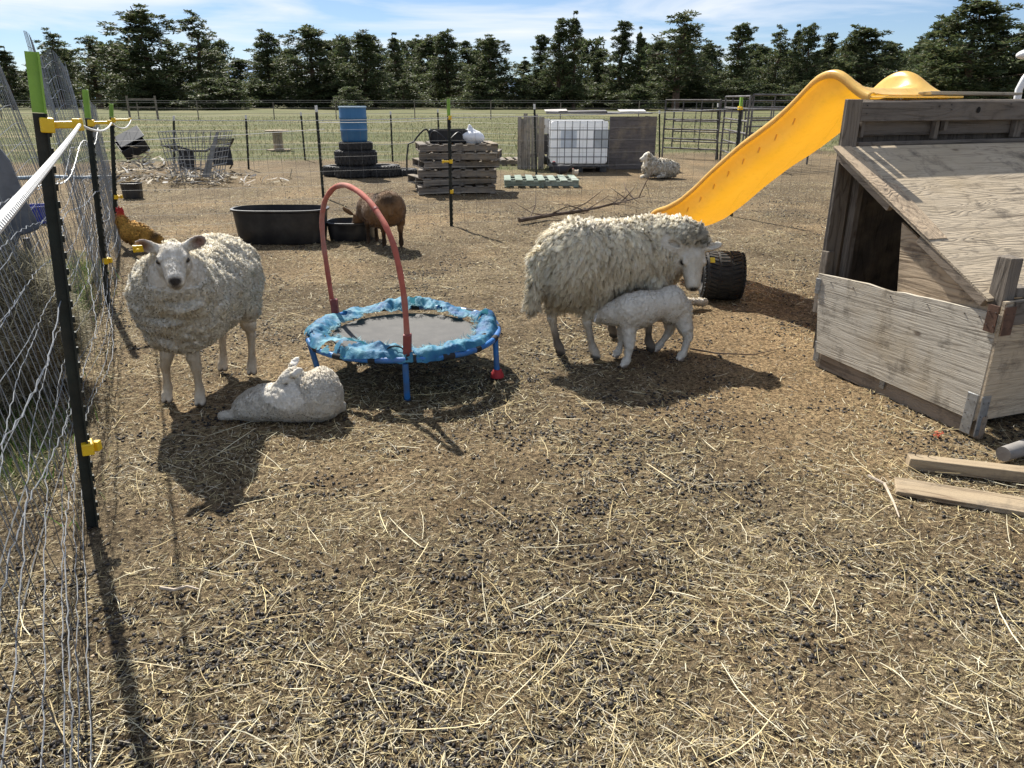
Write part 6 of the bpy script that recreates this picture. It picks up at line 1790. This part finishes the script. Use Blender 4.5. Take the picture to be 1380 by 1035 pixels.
# woven wire fence along the left side, with its kinked line wires
def kinked(pts, step, amp, ph=0.0):
    P = np.array([tuple(p) for p in pts]); d = np.linalg.norm(np.diff(P, axis=0), axis=1); s = np.concatenate([[0], np.cumsum(d)])
    n = int(s[-1] / step); t = np.linspace(0, s[-1], n + 1); Q = np.stack([np.interp(t, s, P[:, k]) for k in range(3)], -1)
    Q[:, 2] += amp * np.where(np.arange(n + 1) % 2, 1, -1) * rng.uniform(.3, 1, n + 1); Q[:, 0] += amp * .5 * rng.normal(0, 1, n + 1)
    return Q
def side_fence():
    root = empty('wire_fence', (-1.6, 2.4, 0), 0, 'sagging woven wire fence running along the left side of the yard', 'fence'); bs = np.array((-1.6, 2.4, 0))
    ys = np.linspace(.05, 8.45, 34)
    def off(y, z): return .045 * np.sin(y * 1.3 + z * 2.1) + .05 * n2(y, z, .9, 2, 3.) * 2 - .03 * (z > .9)
    m = MB(); Zs = [.02, .12, .24, .38, .54, .71, .88, 1.04, 1.17]
    for i, z in enumerate(Zs):
        P = [(float(fence_x(y) - .03 + off(y, z)), y, z + .035 * float(n2(y, z * 3, .6, 2, 5.)) * 2 - .05 * (z > .8) * math.sin(math.pi * ((y - 2.4) % 3.1) / 3.1) ** 2) for y in ys]
        m.tube(kinked(P, .055, .0045) - bs, .0019 if i in (0, 8) else .0015, 5, caps=False)
    m.build('line_wires', M_wire, root)
    m = MB()
    for y in np.arange(.1, 8.4, .15):
        P = [(float(fence_x(y) - .03 + off(y, z)) + rng.normal(0, .004), y + rng.normal(0, .010), z) for z in Zs]
        m.tube(np.array(P) - bs, .0013, 4, caps=False)
    m.build('stay_wires', M_wired, root)
    m = MB()
    for k in range(3):
        ph = k * 1.7; z0_ = .20 + .33 * k
        P = [(float(fence_x(y) + .005 + .05 * math.sin(y * 1.9 + ph)), y, max(.03, z0_ + .05 * math.sin(y * 1.1 + ph) + .02 * math.sin(y * 4.3 + ph))) for y in np.linspace(.3, 7.5, 50)]
        m.tube(kinked(P, .045, .006) - bs, .0019, 5, caps=False)
    m.build('loose_wires', M_wire, root)
    # the kinked top wire drooping between the posts
    P = [(float(fence_x(y) + .02), y, 1.22 - .10 * math.sin(math.pi * ((y + .7) % 3.1) / 3.1) ** 2) for y in np.linspace(.15, 8.4, 60)]
    m = MB(); m.tube(kinked(P, .035, .0045) - bs, .0022, 6, caps=False); m.build('top_wire', M_wire, root)
side_fence()
def leaning_panel(y0_, y1_, dx, lean, h, sp, label, rad=.0022, skew=0.0, seed=1):
    rg = np.random.default_rng(seed)
    root = empty('wire_fence', (float(fence_x(y0_)) - dx, y0_, 0), 0, label, 'wire panel', 'welded wire panels leaning behind the side fence'); bs = np.array((root.location.x, y0_, 0))
    fx = lambda y, z: float(fence_x(y)) - dx - lean * z + .03 * math.sin(y * 2 + seed)
    m = MB(); top = lambda y: h * (1 + .03 * math.sin(y * 3 + seed))
    for y in np.arange(y0_, y1_ + .001, sp):
        m.tube(np.array([(fx(y, z), y + skew * z + rg.normal(0, .006), z * top(y)) for z in np.linspace(0.01, 1, 6)]) - bs, rad, 4, caps=False)
    for k in range(int(h / (sp * 1.6)) + 1):
        f = k * sp * 1.6 / h
        if f > 1: break
        m.tube(np.array([(fx(y, f), y + skew * f, .01 + f * top(y)) for y in np.linspace(y0_, y1_, 12)]) - bs, rad, 4, caps=False)
    m.build('grid', M_wire, root)
leaning_panel(1.9, 4.7, .18, .45, 1.95, .10, 'near welded wire panel leaning outward behind the nearest fence post', .0022, .15, 1)
leaning_panel(3.6, 6.8, .30, .30, 1.92, .08, 'middle welded wire panel leaning behind the second fence post', .0022, -.10, 2)
leaning_panel(5.6, 9.6, .12, .22, 1.90, .08, 'far welded wire panel behind the second and third fence posts', .0022, .12, 3)
leaning_panel(7.4, 10.6, .0, .06, 1.45, .05, 'dense fine wire panel standing upright behind the hen', .0026, 0, 4)

def yard_mesh():
    root = empty('wire_fence', (-.75, 9.47, 0), 0, 'thin square mesh wire fence crossing the yard behind the goat and the ewe', 'fence'); bs = np.array((-.75, 9.47, 0))
    line = [np.array(tuple(N3)), np.array(tuple(PB)), np.array(tuple(PE)), np.array((7.2, 11.8, 0))]
    m = MB()
    for a, b_ in zip(line[:-1], line[1:]):
        L = np.linalg.norm(b_ - a); n = int(L / .15)
        for k in range(n + 1):
            p = a + (b_ - a) * k / n; w = .02 * math.sin(k * .7)
            m.tube(np.array([(p[0], p[1] + w, 0.02), (p[0] + .01, p[1], .6), (p[0], p[1] + w * .5, 1.18)]) - bs, .0013, 3, caps=False)
        for z in (.04, .16, .28, .41, .56, .72, .88, 1.03, 1.18):
            m.tube(np.array([tuple(q) for q in sag(Vector(tuple(a + (0, 0, z))), Vector(tuple(b_ + (0, 0, z))), .015, 8)]) - bs, .0013, 3, caps=False)
    m.build('mesh_wires', M_wired, root)
yard_mesh()
def field_mesh():
    root = empty('wire_fence', (-6, 18, 0), 0, 'far square mesh wire fence between the thin posts along the grass edge', 'fence'); bs = np.array((-6, 18, 0))
    line = [G(165, 236), G(236, 232), G(336, 228), G(412, 216), G(530, 218), G(592, 214), G(694, 222)]
    m = MB()
    for a, b_ in zip(line[:-1], line[1:]):
        a = np.array(tuple(a)); b_ = np.array(tuple(b_)); L = np.linalg.norm(b_ - a); n = int(L / .2)
        for k in range(n + 1):
            p = a + (b_ - a) * k / n; m.tube(np.array([(p[0], p[1], 0.02), (p[0], p[1], 1.15)]) - bs, .0018, 3, caps=False)
        for z in (.05, .25, .45, .7, .95, 1.15): m.tube(np.array([tuple(a + (0, 0, z)), tuple(b_ + (0, 0, z))]) - bs, .0022, 3, caps=False)
    m.build('mesh_wires', M_wired, root)
field_mesh()

# ---------------------------------------------------------------- corral of tube panels
M_cor = simple('brown_steel_tube', (.085, .075, .070), .5, .3, 8, metal=.3, dirt=(.40, .38, .36), dirt_amt=.5)
def corral(a, b_, ht, label, rails=6, drop=.25):
    a, b_ = Vector(a), Vector(b_); root = empty('corral_panel', ((a.x + b_.x) / 2, (a.y + b_.y) / 2, 0), math.atan2(b_.y - a.y, b_.x - a.x), label, 'corral panel', None)
    L = (b_ - a).length; m = MB()
    for k in range(rails):
        z = drop + (ht - drop) * k / (rails - 1); m.tube([(-L / 2, 0, z), (L / 2, 0, z)], .021, 8); 
        if k == rails - 1 or True: pass
    m.build('rails', M_cor, root, True)
    for x in (-L / 2, L / 2): m = MB(); m.tube([(x, 0, 0), (x, 0, ht + .01)], .024, 8); m.build('upright', M_cor, root, True)
    m = MB()
    for x in (-L / 6, L / 6): m.tube([(x, 0, drop), (x, 0, ht)], .015, 6)
    m.build('brace', M_cor, root, True)
k1, k2 = Vector((D(893, 200, 21.5).x, 21.5, 0)), Vector((D(966, 200, 20.5).x, 20.5, 0))
corral(k1, k2, D(930, 135, 21).z, 'tube corral panel right of the lying sheep')
k3 = Vector((D(1004, 200, 17.5).x, 17.5, 0)); corral(k2 + Vector((.1, -.05, 0)), k3, D(985, 130, 19).z, 'angled tube corral panel at the lime tipped post')
k4 = Vector((D(1090, 200, 19.0).x, 19.0, 0)); corral(k3 + Vector((.1, .1, 0)), k4, D(1040, 128, 18.5).z, 'tube corral panel behind the upper part of the slide')
k5 = Vector((D(1000, 200, 23.5).x, 23.5, 0)); k6 = Vector((D(1100, 200, 24.5).x, 24.5, 0)); corral(k5, k6, D(1050, 136, 24).z, 'farther tube corral panel seen through the nearer ones')
k7 = Vector((D(905, 200, 25.).x, 25., 0)); corral(k7, k5 + Vector((-.1, 0, 0)), 1.45, 'farthest low corral panel behind the lying sheep', 5)

# ---------------------------------------------------------------- pasture fence at the far side of the field
def pasture_fence():
    root = empty('pasture_fence', (0, 62, 0), 0, 'long wooden post and wire fence in front of the pine line', 'fence')
    M_w = simple('old_post_wood', (.20, .17, .14), .9, .3, 6); y = 62
    xs = np.arange(-52, 52, 5.6) + rng.normal(0, .5, 19)
    for i, x in enumerate(xs):
        h = 1.30 + .15 * math.sin(i * 3.1); m = MB(); m.tube([(x, .6 * math.sin(i), 0), (x + .03, .6 * math.sin(i), h)], [.045, .035], 7); m.build('post', M_w, root, True)
    m = MB()
    for z in (.45, .85, 1.25, 1.40):
        m.tube([(x, .6 * math.sin(i), z + .02 * math.sin(i * 2.2)) for i, x in enumerate(xs)], .011, 4, caps=False)
    m.build('wires', M_wired, root)
    m = MB(); a, b_ = D(170, 133, 62), D(208, 133, 62)
    for z in (1.5, .9): m.bar((a.x, .1, z), (b_.x, .1, z), .05, .12)
    for p in (a, b_): m.bar((p.x, .1, 0), (p.x, .1, 1.75), .12, .12)
    m.build('wooden_gate_rails', M_w, root)
pasture_fence()
